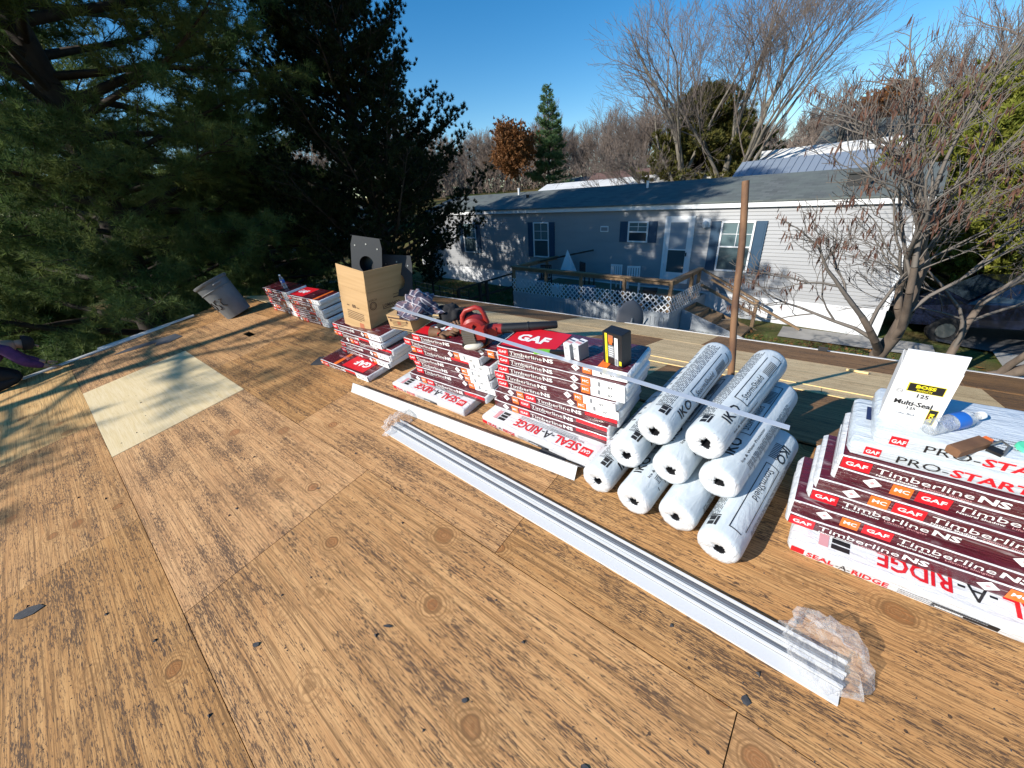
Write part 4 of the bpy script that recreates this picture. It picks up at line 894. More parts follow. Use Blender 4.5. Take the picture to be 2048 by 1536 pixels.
sheet('walkway', list(np.arange(-24, -9.5, .5)), [10.2, 10.6, 11.0, 11.4], 'concrete', .07)
sheet('path', list(np.arange(-1.0, 2.3, .4)), [12.7, 13.0, 13.4, 13.75], 'concrete', .06)
sheet('driveway', list(np.arange(2.3, 16, .6)), list(np.arange(14.2, 21.5, .6)), 'asphalt', .08)
sheet('driveway_apron', list(np.arange(3.3, 9, .6)), list(np.arange(12.4, 14.3, .6)), 'concrete', .09)

# ------------------------------------------------------------------ the grey home across the lot
HA = Vector((-18.8, 15.3, 0)); HYAW = math.atan2(-1.3, 19.99)
HM = Matrix.Translation(HA) @ Matrix.Rotation(HYAW, 4, 'Z') @ Matrix.Rotation(.01, 4, 'Y')      # x along the wall, -y towards us
HROT = HM.to_euler()
def HP(u, y, z): return HM @ Vector((u, y, z))
house = empty('grey_home', 'long grey sided home with navy shutters and a white skirt across the lot', 'house', HA, HROT)
HL, HD = 20.03, 4.6; ZB, ZF, ZT, ZG = -3.10, -.36, -.52, -4.1
b = MB()                                            # lapped siding, front and right end
nl = 25; lap = (ZT-ZB)/nl
for k in range(nl):
    z0 = ZB+k*lap; z1 = z0+lap
    b.add([(0, -.026, z0), (HL, -.026, z0), (HL, -.004, z1), (0, -.004, z1), (0, -.004, z0), (HL, -.004, z0)], [(0, 1, 2, 3), (0, 4, 5, 1)])
    b.add([(HL+.018, 0, z0), (HL+.018, HD, z0), (HL+.004, HD, z1), (HL+.004, 0, z1)], [(0, 1, 2, 3)])
    b.add([(-.018, HD, z0), (-.018, 0, z0), (-.004, 0, z1), (-.004, HD, z1)], [(0, 1, 2, 3)])
b.box(0, 0, ZB, HL, HD, ZT+.15)
for x0, x1 in ((0, .05), (HL-.05, HL)): b.prism([(0, ZT), (HD, ZT), (HD/2, ZT+.74)], x0, x1, M=Matrix(((0, 1, 0, 0), (1, 0, 0, 0), (0, 0, 1, 0), (0, 0, 0, 1))))
b.build('siding', M['siding'], house, fix=False)
b = MB(); n = int(HL/.1)                             # ribbed skirt
for k in range(n):
    u = k*HL/n; w = HL/n; b.box(u+.004, -.006, ZG, u+w-.012, .012, ZB-.10); b.box(u+w-.012, .0, ZG, u+w+.004, .012, ZB-.10)
b.box(0, -.02, ZB-.10, HL, .012, ZB-.004)
for k in range(46):
    y = .1*k; b.box(HL-.012, y+.004, ZG, HL+.006, y+.09, ZB-.10)
b.build('skirting', M['skirt'], house)
b = MB().box(-.12, -.12, ZT+.02, HL+.12, -.10, ZF).box(-.12, -.10, ZT+.02, HL+.12, -.0, ZT+.035); b.build('fascia', M['white_vinyl'], house)
b = MB().box(HL-.08, -.026, ZB, HL+.026, .08, ZT+.02).box(-.026, -.026, ZB, .08, .08, ZT+.02); b.build('corner_trim', M['white_vinyl'], house)
RZ = ZF+.68
roof = MB()
e0, y1, y2 = .20, -.16, HD+.16
roof.add([(-e0, y1, ZF+.005), (HL+e0, y1, ZF+.005), (HL+e0, HD/2, RZ), (-e0, HD/2, RZ), (-e0, y2, ZF+.005), (HL+e0, y2, ZF+.005), (-e0, y1, ZF+.045), (HL+e0, y1, ZF+.045), (HL+e0, HD/2, RZ+.04), (-e0, HD/2, RZ+.04), (-e0, y2, ZF+.045), (HL+e0, y2, ZF+.045)],
         [(6, 7, 8, 9), (9, 8, 11, 10), (0, 3, 2, 1), (3, 4, 5, 2), (0, 1, 7, 6), (4, 10, 11, 5), (0, 6, 9, 3), (3, 9, 10, 4), (1, 2, 8, 7), (2, 5, 11, 8)])
roofo = roof.build('roof', M['shingles'], house, fix=False)
def rz(y): return ZF+.045+(RZ-ZF)*(y-y1)/(HD/2-y1)
for u, y, h, r_, mt in ((5.35, 1.9, .26, .05, 'white_vinyl'), (6.4, 1.35, .10, .07, 'black_plastic'), (12.2, 1.7, .2, .045, 'white_vinyl')):
    b = MB(); b.tube([(u, y, rz(y)-.03), (u, y, rz(y)+h)], r_, 10); b.tube([(u, y, rz(y)+h), (u, y, rz(y)+h+.03)], r_*1.25, 10); b.build('vent_pipe', M[mt], roofo)
b = MB().box(18.35, .65, rz(.65)-.05, 18.85, 1.05, rz(.65)+.30).box(18.3, .60, rz(.65)+.30, 18.9, 1.1, rz(.65)+.34); b.build('roof_vent', M['black_plastic'], roofo)
def window(u0, u1, z0, z1, sl, sr, tall=True, shw=.28):
    w = empty('x', None, None); bpy.data.objects.remove(w)
    f = .05; b = MB().box(u0, -.065, z0, u0+f, 0, z1).box(u1-f, -.065, z0, u1, 0, z1).box(u0+f, -.065, z1-f, u1-f, 0, z1).box(u0+f, -.065, z0, u1-f, 0, z0+f)
    zm = (z0+z1)/2; b.box(u0+f, -.06, zm-.02, u1-f, -.005, zm+.02)
    win = b.build('window', M['white_vinyl'], house)
    MB().box(u0+f, -.036, zm+.02, u1-f, -.030, z1-f).build('pane', M['blind'], win); MB().box(u0+f, -.036, z0+f, u1-f, -.030, zm-.02).build('pane', M['dark_glass'] if not tall else M['glass'], win)
    b = MB(); um = (u0+u1)/2
    for q in ((um, zm+.02, um, z1-f),) if True else (): b.box(um-.009, -.044, zm+.02, um+.009, -.037, z1-f)
    zq = (zm+z1)/2; b.box(u0+f, -.044, zq-.008, um-.009, -.037, zq+.008).box(um+.009, -.044, zq-.008, u1-f, -.037, zq+.008)
    b.build('glazing_bar', M['white_vinyl'], win)
    for a in ((u0-.02-shw, u0-.02), (u1+.02, u1+.02+shw)):
        b = MB().box(a[0], -.06, z0-.0, a[1], -.012, z1)
        for p0, p1 in ((z0+.07, zm-.04), (zm+.04, z1-.07)): b.box(a[0]+.05, -.068, p0, a[1]-.05, -.06, p1)
        b.build('shutter', M['shutter'], house)
window(3.08, 4.05, -2.33, -.88, 0, 0); window(7.86, 8.73, -2.33, -.88, 0, 0); window(12.42, 13.2, -1.58, -.87, 0, 0, False, .30); window(15.6, 16.55, -2.38, -.88, 0, 0)
# storm door
u0, u1, z0, z1 = 13.80, 14.78, -2.90, -.72
d = MB().box(u0, -.06, z0, u0+.09, 0, z1).box(u1-.09, -.06, z0, u1, 0, z1).box(u0+.09, -.06, z1-.09, u1-.09, 0, z1).build('door_frame', M['white_vinyl'], house)
d = MB().box(u0+.095, -.05, z0, u0+.19, -.01, z1-.095).box(u1-.19, -.05, z0, u1-.095, -.01, z1-.095).box(u0+.19, -.05, z1-.19, u1-.19, -.01, z1-.095).box(u0+.19, -.05, z0, u1-.19, -.01, z0+.36).box(u0+.19, -.05, -1.80, u1-.19, -.01, -1.76).build('door', M['white_vinyl'], house)
MB().box(u0+.19, -.036, -1.76, u1-.19, -.028, z1-.19).build('pane', M['storm_glass'], d); MB().box(u0+.19, -.036, z0+.36, u1-.19, -.028, -1.80).build('pane', M['glass'], d)
MB().box(u1-.17, -.09, -1.98, u1-.14, -.05, -1.86).build('handle', M['black_plastic'], d)
b = MB().box(15.02, -.04, -1.06, 15.26, -.018, -.80); b.lathe([(.03, 0), (.075, -.03), (.08, -.12), (.05, -.2), (.0, -.21)], 12, M=Matrix.Translation((15.12, -.12, -.86))); b.build('wall_lamp', M['white_vinyl'], house)
nb = MB().box(11.26, -.045, -1.24, 11.60, -.018, -1.03).build('number_plate', M['white_vinyl'], house); MB().box(11.29, -.048, -1.2, 11.57, -.0455, -1.07).build('plate_face', M['grey'], nb)
MB().box(16.2, -.05, -2.9, 16.5, -.018, -2.68).build('outlet_cover', M['white_vinyl'], house)

# ------------------------------------------------------------------ deck
DF, DU0, DU1, DY = -3.16, 9.25, 15.45, -3.0
deck = empty('wooden_deck', 'raised deck with white lattice, wooden handrails and a pale skirt before the grey home', 'deck', HA, HROT)
for k in range(21):
    y0 = DY+.03+k*.14; MB().box(DU0, y0, DF-.03, DU1, y0+.132, DF).build('deck_board', M['lumber'], deck)
b = MB(); n = 46
for k in range(n):
    u = DU0+k*(DU1-DU0)/n; w = (DU1-DU0)/n; b.box(u+.005, DY-.012, ZG-.1, u+w-.006, DY+.01, DF-.13)
for k in range(22):
    y = DY+k*.135; b.box(DU1-.01, y+.005, ZG-.1, DU1+.012, y+.125, DF-.13)
b.box(DU0, DY-.02, DF-.13, DU1+.02, DY+.01, DF+.02).box(DU1-.01, DY+.01, DF-.13, DU1+.02, -.05, DF+.02); b.build('skirt_panel', M['deck_skirt'], deck)
RT = -2.20
posts = [(DU0+.04, DY+.05), (DU0+1.6, DY+.05), (DU0+3.1, DY+.05), (DU0+4.7, DY+.05), (DU1-.05, DY+.05), (DU1-.05, DY+1.6), (DU1-.05, DY+2.2), (DU0+.04, -.9)]
for u, y in posts: MB().box(u-.045, y-.045, DF, u+.045, y+.045, RT-.04).build('post', M['lumber'], deck)
for a, c in (((DU0-.05, DY+.05), (DU1+.0, DY+.05)), ((DU1-.05, DY+.14), (DU1-.05, DY+2.3)), ((DU0+.04, DY+.14), (DU0+.04, -.2))):
    MB().beam((a[0], a[1], RT-.02), (c[0], c[1], RT-.02), .16, .045).build('handrail', M['lumber'], deck)
    MB().beam((a[0]+.02, a[1], RT-.1), (c[0]-.02, c[1], RT-.1), .03, .10).build('rail_board', M['lumber'], deck)
def lattice(P0, P1, z0, z1, parent, nm='lattice_panel', step=.18, w=.036):
    P0 = Vector(P0); P1 = Vector(P1); L = (P1-P0).length; d = (P1-P0)/L; nrm = Vector((-d.y, d.x, 0)); H = z1-z0; b = MB()
    for sgn, off in ((1, .006), (-1, -.006)):
        k = -H
        while k < L+H:
            a, c = (k, k+H) if sgn > 0 else (k+H, k)
            def pt(u, z): return P0+d*u+Vector((0, 0, z))+nrm*off
            z_a, z_c = z0, z1; ua, uc = a, c
            if min(ua, uc) < 0 or max(ua, uc) > L:
                lo, hi = max(0, min(ua, uc)), min(L, max(ua, uc))
                if hi-lo < .03: k += step; continue
                f = lambda u: z0+(u-a)/(c-a)*H
                ua, uc = (lo, hi) if a < c else (hi, lo); z_a, z_c = f(ua), f(uc)
            b.beam(pt(ua, z_a), pt(uc, z_c), w, .006, up=tuple(nrm)) if False else b.beam(pt(ua, z_a), pt(uc, z_c), .006, w, up=tuple(d))
            k += step
    return b.build(nm, M['white_vinyl'], parent)
for args in (((DU0, DY-.025, 0), (DU1+.02, DY-.025, 0)), ((DU1+.03, DY-.02, 0), (DU1+.03, DY+2.3, 0))):
    lattice(args[0], args[1], DF+.02, DF+.52, deck)['kind'] = 'stuff'
# steps down to the right along the wall, with a rail
st = empty('deck_stairs', 'weathered wooden stairs with a sloping handrail at the right end of the deck', 'stairs', HA, HROT)
for k in range(5):
    u = DU1+.06+k*.42; z = DF-.02-(k+1)*.145
    MB().box(u, DY+.95, z-.04, u+.44, -1.05, z).build('tread', M['lumber'], st); MB().box(u, DY+.97, z+.0, u+.025, -1.07, z+.102).build('riser', M['lumber'], st)
for y in (DY+.93, -1.03): MB().beam((DU1+.03, y, DF-.16), (DU1+2.5, y, DF-1.0), .04, .22).build('stringer', M['lumber'], st)
b = MB(); b.add([(DU1+.03, DY+.88, DF-.04), (DU1+2.35, DY+.88, DF-.80), (DU1+2.35, DY+.88, ZG-.1), (DU1+.03, DY+.88, ZG-.1), (DU1+.03, DY+.905, DF-.04), (DU1+2.35, DY+.905, DF-.80), (DU1+2.35, DY+.905, ZG-.1), (DU1+.03, DY+.905, ZG-.1)], [(0, 1, 2, 3), (7, 6, 5, 4), (0, 4, 5, 1), (1, 5, 6, 2), (2, 6, 7, 3), (3, 7, 4, 0)]); b.build('side_panel', M['deck_skirt'], st)
for y in (DY+2.25,):
    MB().beam((DU1-.02, y, RT-.03), (DU1+1.75, y, RT-.86), .09, .05).build('handrail', M['lumber'], st); MB().beam((DU1-.02, y, RT-.50), (DU1+1.7, y, RT-1.26), .04, .09).build('rail_board', M['lumber'], st)
    MB().box(DU1+1.66, y-.045, ZG, DU1+1.75, y+.045, RT-.86).build('post', M['lumber'], st)
MB().beam((DU1+.3, DY+2.35, RT-.35), (DU1+2.9, DY+2.35, RT-1.55), .09, .05).build('handrail', M['lumber'], st)
# low wooden rail of the ramp at the left end of the deck
rp = empty('ramp_rail', 'dark wooden ramp railing running down from the left end of the deck', 'railing', HA, HROT)
A0, A1 = (DU0-.03, DY+.15, RT-.28), (DU0-1.55, DY-1.5, RT-.75)
MB().beam(A0, A1, .12, .05).build('handrail', M['bark_dark'], rp); MB().beam((A0[0], A0[1], A0[2]-.5), (A1[0], A1[1], A1[2]-.5), .04, .08).build('rail_board', M['bark_dark'], rp)
for f_ in (.02, .5, .62, 1): p = Vector(A0).lerp(Vector(A1), f_); MB().box(p.x-.05, p.y-.05, ZG-.6, p.x+.05, p.y+.05, p.z-.02).build('post', M['bark_dark'], rp)
MB().beam((DU0-.2, DY+1.4, RT-.1), (DU0+1.9, -.3, RT+.32), .1, .05).build('handrail', M['bark_dark'], rp)
# things standing on the deck
def chair(u, y, rot, label, mt):
    root = empty('patio_chair', label, 'chair', HP(u, y, DF), (0, 0, HYAW+R(rot)), 'chairs on the deck')
    MB().box(-.23, -.23, .40, .23, .23, .43).build('seat', M[mt], root)
    for sx in (-1, 1):
        for sy in (-1, 1): MB().box(sx*.2-.02, sy*.2-.02, 0, sx*.2+.02, sy*.2+.02, .40 if sy < 0 else .92).build('leg', M[mt], root)
    b = MB()
    for k in range(4): b.box(-.15+k*.085, .19, .46, -.10+k*.085, .21, .88)
    b.box(-.18, .185, .86, .18, .215, .92); b.build('backrest', M[mt], root)
chair(12.55, -.75, 180, 'white slatted chair by the small window of the grey home', 'white_vinyl'); chair(13.2, -.85, 200, 'white slatted chair left of the storm door', 'white_vinyl')
chair(11.2, -.8, 150, 'dark chair on the deck below the number plate', 'black_plastic'); chair(10.2, -2.2, 20, 'dark chair close to the left post of the deck', 'black_plastic')
b = MB(); b.add([(-.35, 0, .02), (.40, .1, .02), (.38, -.25, .02), (-.05, .05, .92), (-.28, -.2, .02)], [(0, 1, 3), (1, 2, 3), (2, 4, 3), (4, 0, 3), (0, 4, 2, 1)]); o = b.build('folded_umbrella_cover', M['white_vinyl']); o.location = HP(10.35, -.9, DF+.42); o.rotation_euler = (0, 0, HYAW); tag(o, 'white pointed cloth cover leaning on the deck below the second window', 'cover')
for i, (u, y, w, d, h, mt, lab) in enumerate([(10.3, -2.55, .34, .3, .42, 'bluemetal', 'blue grey storage tub on the deck behind the lattice'), (11.0, -2.5, .3, .3, .3, 'white_vinyl', 'white square bucket on the deck behind the lattice'), (12.0, -2.4, .9, .5, .35, 'blue_wall', 'low slate blue bench box on the deck'),
        (13.6, -2.35, .5, .45, .38, 'black_plastic', 'dark planter on the deck near the front right post'), (14.5, -2.3, .4, .4, .5, 'tyre', 'black tub on the deck below the storm door'), (9.75, -1.7, .35, .35, .5, 'bluemetal', 'pale tub by the left end of the deck')]):
    root = empty('deck_box', lab, 'storage box', HP(u, y, DF), (0, 0, HYAW+.1*i))
    b = MB().box(-w/2, -d/2, 0, w/2, d/2, h*.9); b.v = [(x*(1 if z > .1 else .9), yy*(1 if z > .1 else .9), z) for x, yy, z in b.v]; b.build('box_body', M[mt], root); MB().box(-w/2-.015, -d/2-.015, h*.9, w/2+.015, d/2+.015, h).build('lid', M[mt], root)
# wire fence wire posts on the lawn
root = empty('wire_fence', 'low dark wire fence with thin posts on the lawn left of the ramp', 'fence', (-15, 11.6, gz(-15, 11.6)))
for k in range(5):
    x = -16.4+k*1.15; y = 12.0-k*.2; b = MB(); b.tube([(x+15, y-11.6, -.2), (x+15, y-11.6, .6)], .022, 6); b.build('fence_post', M['black_plastic'], root)
b = MB()
for z in (.32, .55): b.tube([(-1.4, .4, z), (3.2, -.4, z)], .008, 5)
b.build('fence_wire', M['steel'], root)

# ------------------------------------------------------------------ satellite dish on our far eave
root = empty('satellite_dish', 'dark grey satellite dish standing on the far eave, seen from behind', 'satellite dish', FP(-2.72, 3.97, -.42), (0, 0, 0))
b = MB(); b.tube([(0, .02, -.1), (0, .03, .35), (0, .08, .5)], .022, 8); b.build('mast', M['steel'], root)
b = MB(); b.lathe([(.0, .0), (.12, .008), (.22, .028), (.27, .045), (.272, .050), (.22, .034), (.12, .014), (.0, .006)], 32); me = b.mesh('reflector', M['dish'], True)
me.transform(Matrix.Diagonal((1, 1.3, 1, 1))); obj('reflector', me, root, Matrix.Translation((0, .05, .46)) @ Matrix.Rotation(R(52), 4, 'Z') @ Matrix.Rotation(R(-96), 4, 'X'))
b = MB(); b.tube([(.0, .06, .26), (.12, .30, .30), (.16, .42, .42)], .014, 6); b.build('feed_arm', M['steel'], root)

# ------------------------------------------------------------------ homes and sheds beyond
def box_home(label, loc, yaw, L, D, hw, hr, wall, rf, nw=3, name='far_home', eave=.2, gable='x', grp=None, ribs=0, fascia='white_vinyl'):
    root = empty(name, label, 'house' if name == 'far_home' else 'building', loc, (0, 0, R(yaw)), grp)
    b = MB().box(0, 0, -1.6, L, D, hw)
    T_ = Matrix(((0, 1, 0, 0), (1, 0, 0, 0), (0, 0, 1, 0), (0, 0, 0, 1)))
    if hr > 0: b.prism([(0, hw), (D, hw), (D/2, hw+hr)], 0, .05, M=T_); b.prism([(0, hw), (D, hw), (D/2, hw+hr)], L-.05, L, M=T_)
    b.build('wall', M[wall], root)
    z0 = hw-hr*eave/(D/2); e = eave
    b = MB(); q = .07
    b.add([(-e, -e, z0), (L+e, -e, z0), (L+e, D/2, hw+hr), (-e, D/2, hw+hr), (-e, D+e, z0), (L+e, D+e, z0), (-e, -e, z0+q), (L+e, -e, z0+q), (L+e, D/2, hw+hr+q), (-e, D/2, hw+hr+q), (-e, D+e, z0+q), (L+e, D+e, z0+q)],
          [(6, 7, 8, 9), (9, 8, 11, 10), (0, 3, 2, 1), (3, 4, 5, 2), (0, 1, 7, 6), (4, 10, 11, 5), (0, 6, 9, 3), (3, 9, 10, 4), (1, 2, 8, 7), (2, 5, 11, 8)])
    ro = b.build('roof', M[rf], root, fix=False)
    if ribs:
        b = MB(); n = int(L/.28)
        for k in range(n+1): u = k*L/n; b.beam((u, -e, z0+q+.012), (u, D/2, hw+hr+q+.012), .03, .035)
        r_ = b.build('roof_rib', M[rf], root); r_['kind'] = 'stuff'
    MB().box(-e, -e-.02, z0-.08, L+e, -e-.002, z0+q).build('fascia', M[fascia], root)
    for k in range(nw):
        u = L*(k+.5)/nw-.4; w = MB().box(u, -.03, hw-1.5, u+.8, 0, hw-.5).build('window', M['white_vinyl'], root); MB().box(u+.06, -.035, hw-1.44, u+.74, -.031, hw-.56).build('pane', M['dark_glass'], w)
    return root
def PXZ(px, dist, z): pass
box_home('blue grey ribbed metal roof behind the right half of the grey home', (-4.7, 20.6, -.95), -4, 10.5, 4.5, .6, 1.15, 'blue_wall', 'bluemetal', 0, 'carport', ribs=1)
box_home('home with a long white coated roof behind the blue grey metal roof', (-5.3, 27.2, -.15), -4, 18, 4.2, .5, 1.15, 'skirt', 'white_roof', 4)
box_home('grey roofed home above the white roof on the right', (-3.2, 36, 1.2), -5, 16, 5, .4, 1.5, 'siding', 'shingles', 4)
box_home('white low roofed home just beyond the grey roof, mid picture', (-19.5, 27, -.45), 8, 13, 4, .75, .55, 'skirt', 'white_roof', 3)
box_home('home with a red brown roof on the rise', (-29, 52, .6), 14, 13, 6, 1.0, .9, 'white_vinyl', 'redbrown', 4, fascia='white_vinyl')
box_home('small white gabled home with two dark windows on the rise', (-35.2, 55, .6), 14, 5.6, 6, 1.0, .75, 'white_vinyl', 'shingles', 2)
box_home('open sided shed with a pale roof at the edge of the woods', (-25.5, 66, 2.4), 10, 7, 5, 1.6, .5, 'lumber', 'siding', 0, 'shed')
box_home('home with a green grey gable roof left of the vent pipe', (-28.5, 25.5, -2.6), 30, 10, 6.2, 1.9, 1.0, 'siding', 'shingles', 2)
box_home('white home in the sun seen through the dark trees on the left', (-41, 15.5, -3.4), 62, 9, 7, 2.6, 1.1, 'white_vinyl', 'shingles', 2)
box_home('white shed beside the left end of the grey home', (-23.6, 18.2, -3.6), -4, 3, 3, 1.9, .5, 'skirt', 'shingles', 0, 'shed')

# ------------------------------------------------------------------ vehicles on the right
def car(label, loc, yaw, paint, pickup=False):
    root = empty('parked_car', label, 'car', loc, (0, 0, R(yaw)))
    prof = [(-2.2, .45), (-2.25, .75), (-2.1, .95), (-1.2, 1.02), (-.55, 1.5), (.95, 1.52), (1.75, 1.05), (2.2, .95), (2.22, .45)]
    b = MB(); b.prism(prof, -.85, .85); b.v = [(x, y*(1 if z < 1.1 else .82), z) for x, y, z in b.v]; o = b.build('body', M[paint], root)
    for y in (-.855, .855):
        s_ = 1 if y > 0 else -1
        b = MB(); b.add([(-.98, s_*.835, 1.08), (.1, s_*.835, 1.08), (.1, s_*.712, 1.44), (-.52, s_*.712, 1.44)], [(0, 1, 2, 3)]); b.build('side_window', M['dark_glass'], root, fix=False)
        b = MB(); b.add([(.18, s_*.835, 1.08), (1.45, s_*.835, 1.08), (.9, s_*.712, 1.44), (.18, s_*.712, 1.44)], [(0, 1, 2, 3)]); b.build('side_window', M['dark_glass'], root, fix=False)
    b = MB(); b.add([(-1.13, -.72, 1.075), (-1.13, .72, 1.075), (-.6, .66, 1.47), (-.6, -.66, 1.47)], [(0, 1, 2, 3)]); b.v = [(x-.02, y, z+.015) for x, y, z in b.v]; b.build('windscreen', M['dark_glass'], root, fix=False)
    b = MB(); b.add([(1.68, -.72, 1.10), (1.68, .72, 1.10), (1.02, .66, 1.49), (1.02, -.66, 1.49)], [(0, 1, 2, 3)]); b.v = [(x+.02, y, z+.015) for x, y, z in b.v]; b.build('rear_window', M['dark_glass'], root, fix=False)
    for x in (-1.4, 1.4):
        for s_ in (-1, 1):
            Mw = Matrix.Translation((x, s_*.78, .33)) @ Matrix.Rotation(R(90), 4, 'X'); b = MB(); b.lathe([(.0, .11), (.33, .11), (.34, .08), (.34, -.08), (.33, -.11), (.0, -.11)], 20, M=Mw)
            w = b.build('wheel', M['tyre'], root); b = MB(); b.lathe([(0, .115), (.19, .113), (.2, -.113), (0, -.115)], 14, M=Mw); b.build('rim', M['steel'], w)
    for s_ in (-1, 1): MB().box(-2.262, s_*.6-.18, .68, -2.2, s_*.6+.18, .84).build('headlight', M['white'], root); MB().box(2.19, s_*.65-.15, .7, 2.235, s_*.65+.15, .88).build('tail_light', M['red'], root)
car('dark navy car parked in the shade behind the right hand tree', (3.6, 15.6, gz(3.6, 15.6)+.09), 12, 'car_navy')
car('white car parked uphill beyond the end of the grey home', (3.9, 27.5, gz(3.9, 27.5)+.02), 70, 'car_white')
# ------------------------------------------------------------------ trees
def fast_mesh(name, V, F, mts, mi=None, smooth=False):
    """V (n,3), F (m,k) numpy arrays of equal-sided faces"""
    me = bpy.data.meshes.new(name); n, k = F.shape
    me.vertices.add(len(V)); me.vertices.foreach_set('co', np.asarray(V, np.float32).ravel())
    me.loops.add(n*k); me.loops.foreach_set('vertex_index', F.astype(np.int32).ravel())
    me.polygons.add(n); me.polygons.foreach_set('loop_start', np.arange(0, n*k, k, dtype=np.int32))
    for m_ in (mts if isinstance(mts, (list, tuple)) else [mts]): me.materials.append(m_)
    if mi is not None: me.polygons.foreach_set('material_index', mi.astype(np.int32))
    if smooth: me.polygons.foreach_set('use_smooth', np.ones(n, bool))
    me.update(calc_edges=True); return me
def seg_mesh(name, S, mt, sides=4):
    """S: rows of x0 y0 z0 r0 x1 y1 z1 r1 -> open prisms"""
    S = np.asarray(S, float); a = S[:, :3]; b_ = S[:, 4:7]; d = b_-a; d /= np.maximum(np.linalg.norm(d, axis=1, keepdims=True), 1e-6)
    ref = np.where(np.abs(d[:, 2:3]) > .9, np.array([[1., 0, 0]]), np.array([[0, 0, 1.]])); u = np.cross(d, ref); u /= np.linalg.norm(u, axis=1, keepdims=True); w = np.cross(d, u)
    V = np.zeros((len(S), 2*sides, 3))
    for k in range(sides):
        an = 2*math.pi*k/sides; o = u*math.cos(an)+w*math.sin(an); V[:, k] = a+o*S[:, 3:4]; V[:, sides+k] = b_+o*S[:, 7:8]
    base = (np.arange(len(S))*2*sides)[:, None]
    F = np.concatenate([base+np.array([[k, (k+1) % sides, sides+(k+1) % sides, sides+k]]) for k in range(sides)])
    return fast_mesh(name, V.reshape(-1, 3), F, mt, smooth=True)
def tri_leaves(rs, C, DIR, length, width, spread, per, flat=0):
    """per slender triangles round every centre C, leaning along DIR"""
    n = len(C)*per; c = np.repeat(C, per, 0); d = np.repeat(DIR, per, 0) + rs.normal(0, spread, (n, 3)); d /= np.linalg.norm(d, axis=1, keepdims=True)
    s = np.cross(d, rs.normal(0, 1, (n, 3))); s /= np.linalg.norm(s, axis=1, keepdims=True)
    L = length*rs.uniform(.6, 1.25, (n, 1)); W = width*rs.uniform(.7, 1.3, (n, 1))
    V = np.stack([c-s*W/2, c+s*W/2, c+d*L], 1)
    return V.reshape(-1, 3), np.arange(n*3).reshape(-1, 3)
def conifer(name, label, cat, loc, H, prof, nb, style, leaf, bark, seed, r0=.25, per=14, tl=.12, tw=.014, tufts=9, subs=11, droop=.0, up=.15, lean=(0, 0), group=None, zmin=.12, trunk_pts=None, subl=.42, spread=.45, skip=None, azf=None, zj=.25):
    rs = np.random.RandomState(seed); root = empty(name, label, cat, loc, (0, 0, 0), group); S = []; C = []; D = []
    def tp(z): t = z/H; return np.array([lean[0]*t+.12*math.sin(z*.7+seed), lean[1]*t+.12*math.cos(z*.55+seed), z])
    zs = np.linspace(-.4, H, 24)
    for a, b_ in zip(zs[:-1], zs[1:]): S.append([*tp(a), r0*(1-max(a, 0)/H)**.8+.012, *tp(b_), r0*(1-b_/H)**.8+.012])
    TR = len(S)
    for i in range(nb):
        t = zmin+(1-zmin)*((i+.5)/nb)**.92; z = t*H*.985; Lb = prof(t)*rs.uniform(.72, 1.15)
        if Lb < .15: continue
        az = i*2.39996+rs.uniform(-.5, .5); 
        if skip and skip(az, t): continue
        if azf: Lb *= azf(az, t)
        p = tp(z); el = up+rs.uniform(-.12, .12)*(zj/.25)+.5*t**3; d = np.array([math.cos(az), math.sin(az), math.tan(el)]); d /= np.linalg.norm(d); ns = 6; rb = .022+.011*Lb
        pts = [p]; dd = d.copy()
        for k in range(ns):
            dd = dd+np.array([rs.normal(0, .09), rs.normal(0, .09), -droop+.05*k*up+rs.normal(0, .05)]); dd /= np.linalg.norm(dd); pts.append(pts[-1]+dd*Lb/ns)
        for k in range(ns): S.append([*pts[k], rb*(1-k/ns)+.006, *pts[k+1], rb*(1-(k+1)/ns)+.005])
        n2 = max(3, int(subs*min(1, Lb/2.2)+1))
        for j in range(n2):
            f = .22+.78*(j+rs.uniform(.2, .8))/n2; k = min(ns-1, int(f*ns)); q = pts[k]+(pts[k+1]-pts[k])*(f*ns-k)
            ax = (pts[k+1]-pts[k]); ax /= np.linalg.norm(ax); sd = np.cross(ax, [0, 0, 1]); sd /= np.linalg.norm(sd); sg = 1 if j % 2 else -1
            l2 = Lb*subl*(1.12-f)+.16; d2 = ax*.75+sd*sg*rs.uniform(.55, .95)+np.array([0, 0, rs.uniform(.1-zj, .1+zj)]); d2 /= np.linalg.norm(d2); e = q+d2*l2
            S.append([*q, .010, *e, .004]); m_ = max(2, int(tufts*l2/.7))
            g = rs.uniform(.15, 1.05, m_)[:, None]; C.append(q+d2*l2*g+rs.normal(0, style[0], (m_, 3))); D.append(np.tile(d2*style[1]+np.array([0, 0, style[2]]), (m_, 1)))
        C.append(pts[-1][None]); D.append(dd[None])
    C = np.concatenate(C); D = np.concatenate(D)
    V, F = tri_leaves(rs, C, D, tl, tw, spread, per)
    obj('trunk', seg_mesh('trunk', S[:TR], bark, 9), root); obj('branches', seg_mesh('branches', S[TR:], bark, 4), root)['kind'] = 'stuff'
    o = obj('crown', fast_mesh('crown', V, F, leaf), root); o['kind'] = 'stuff'
    return root
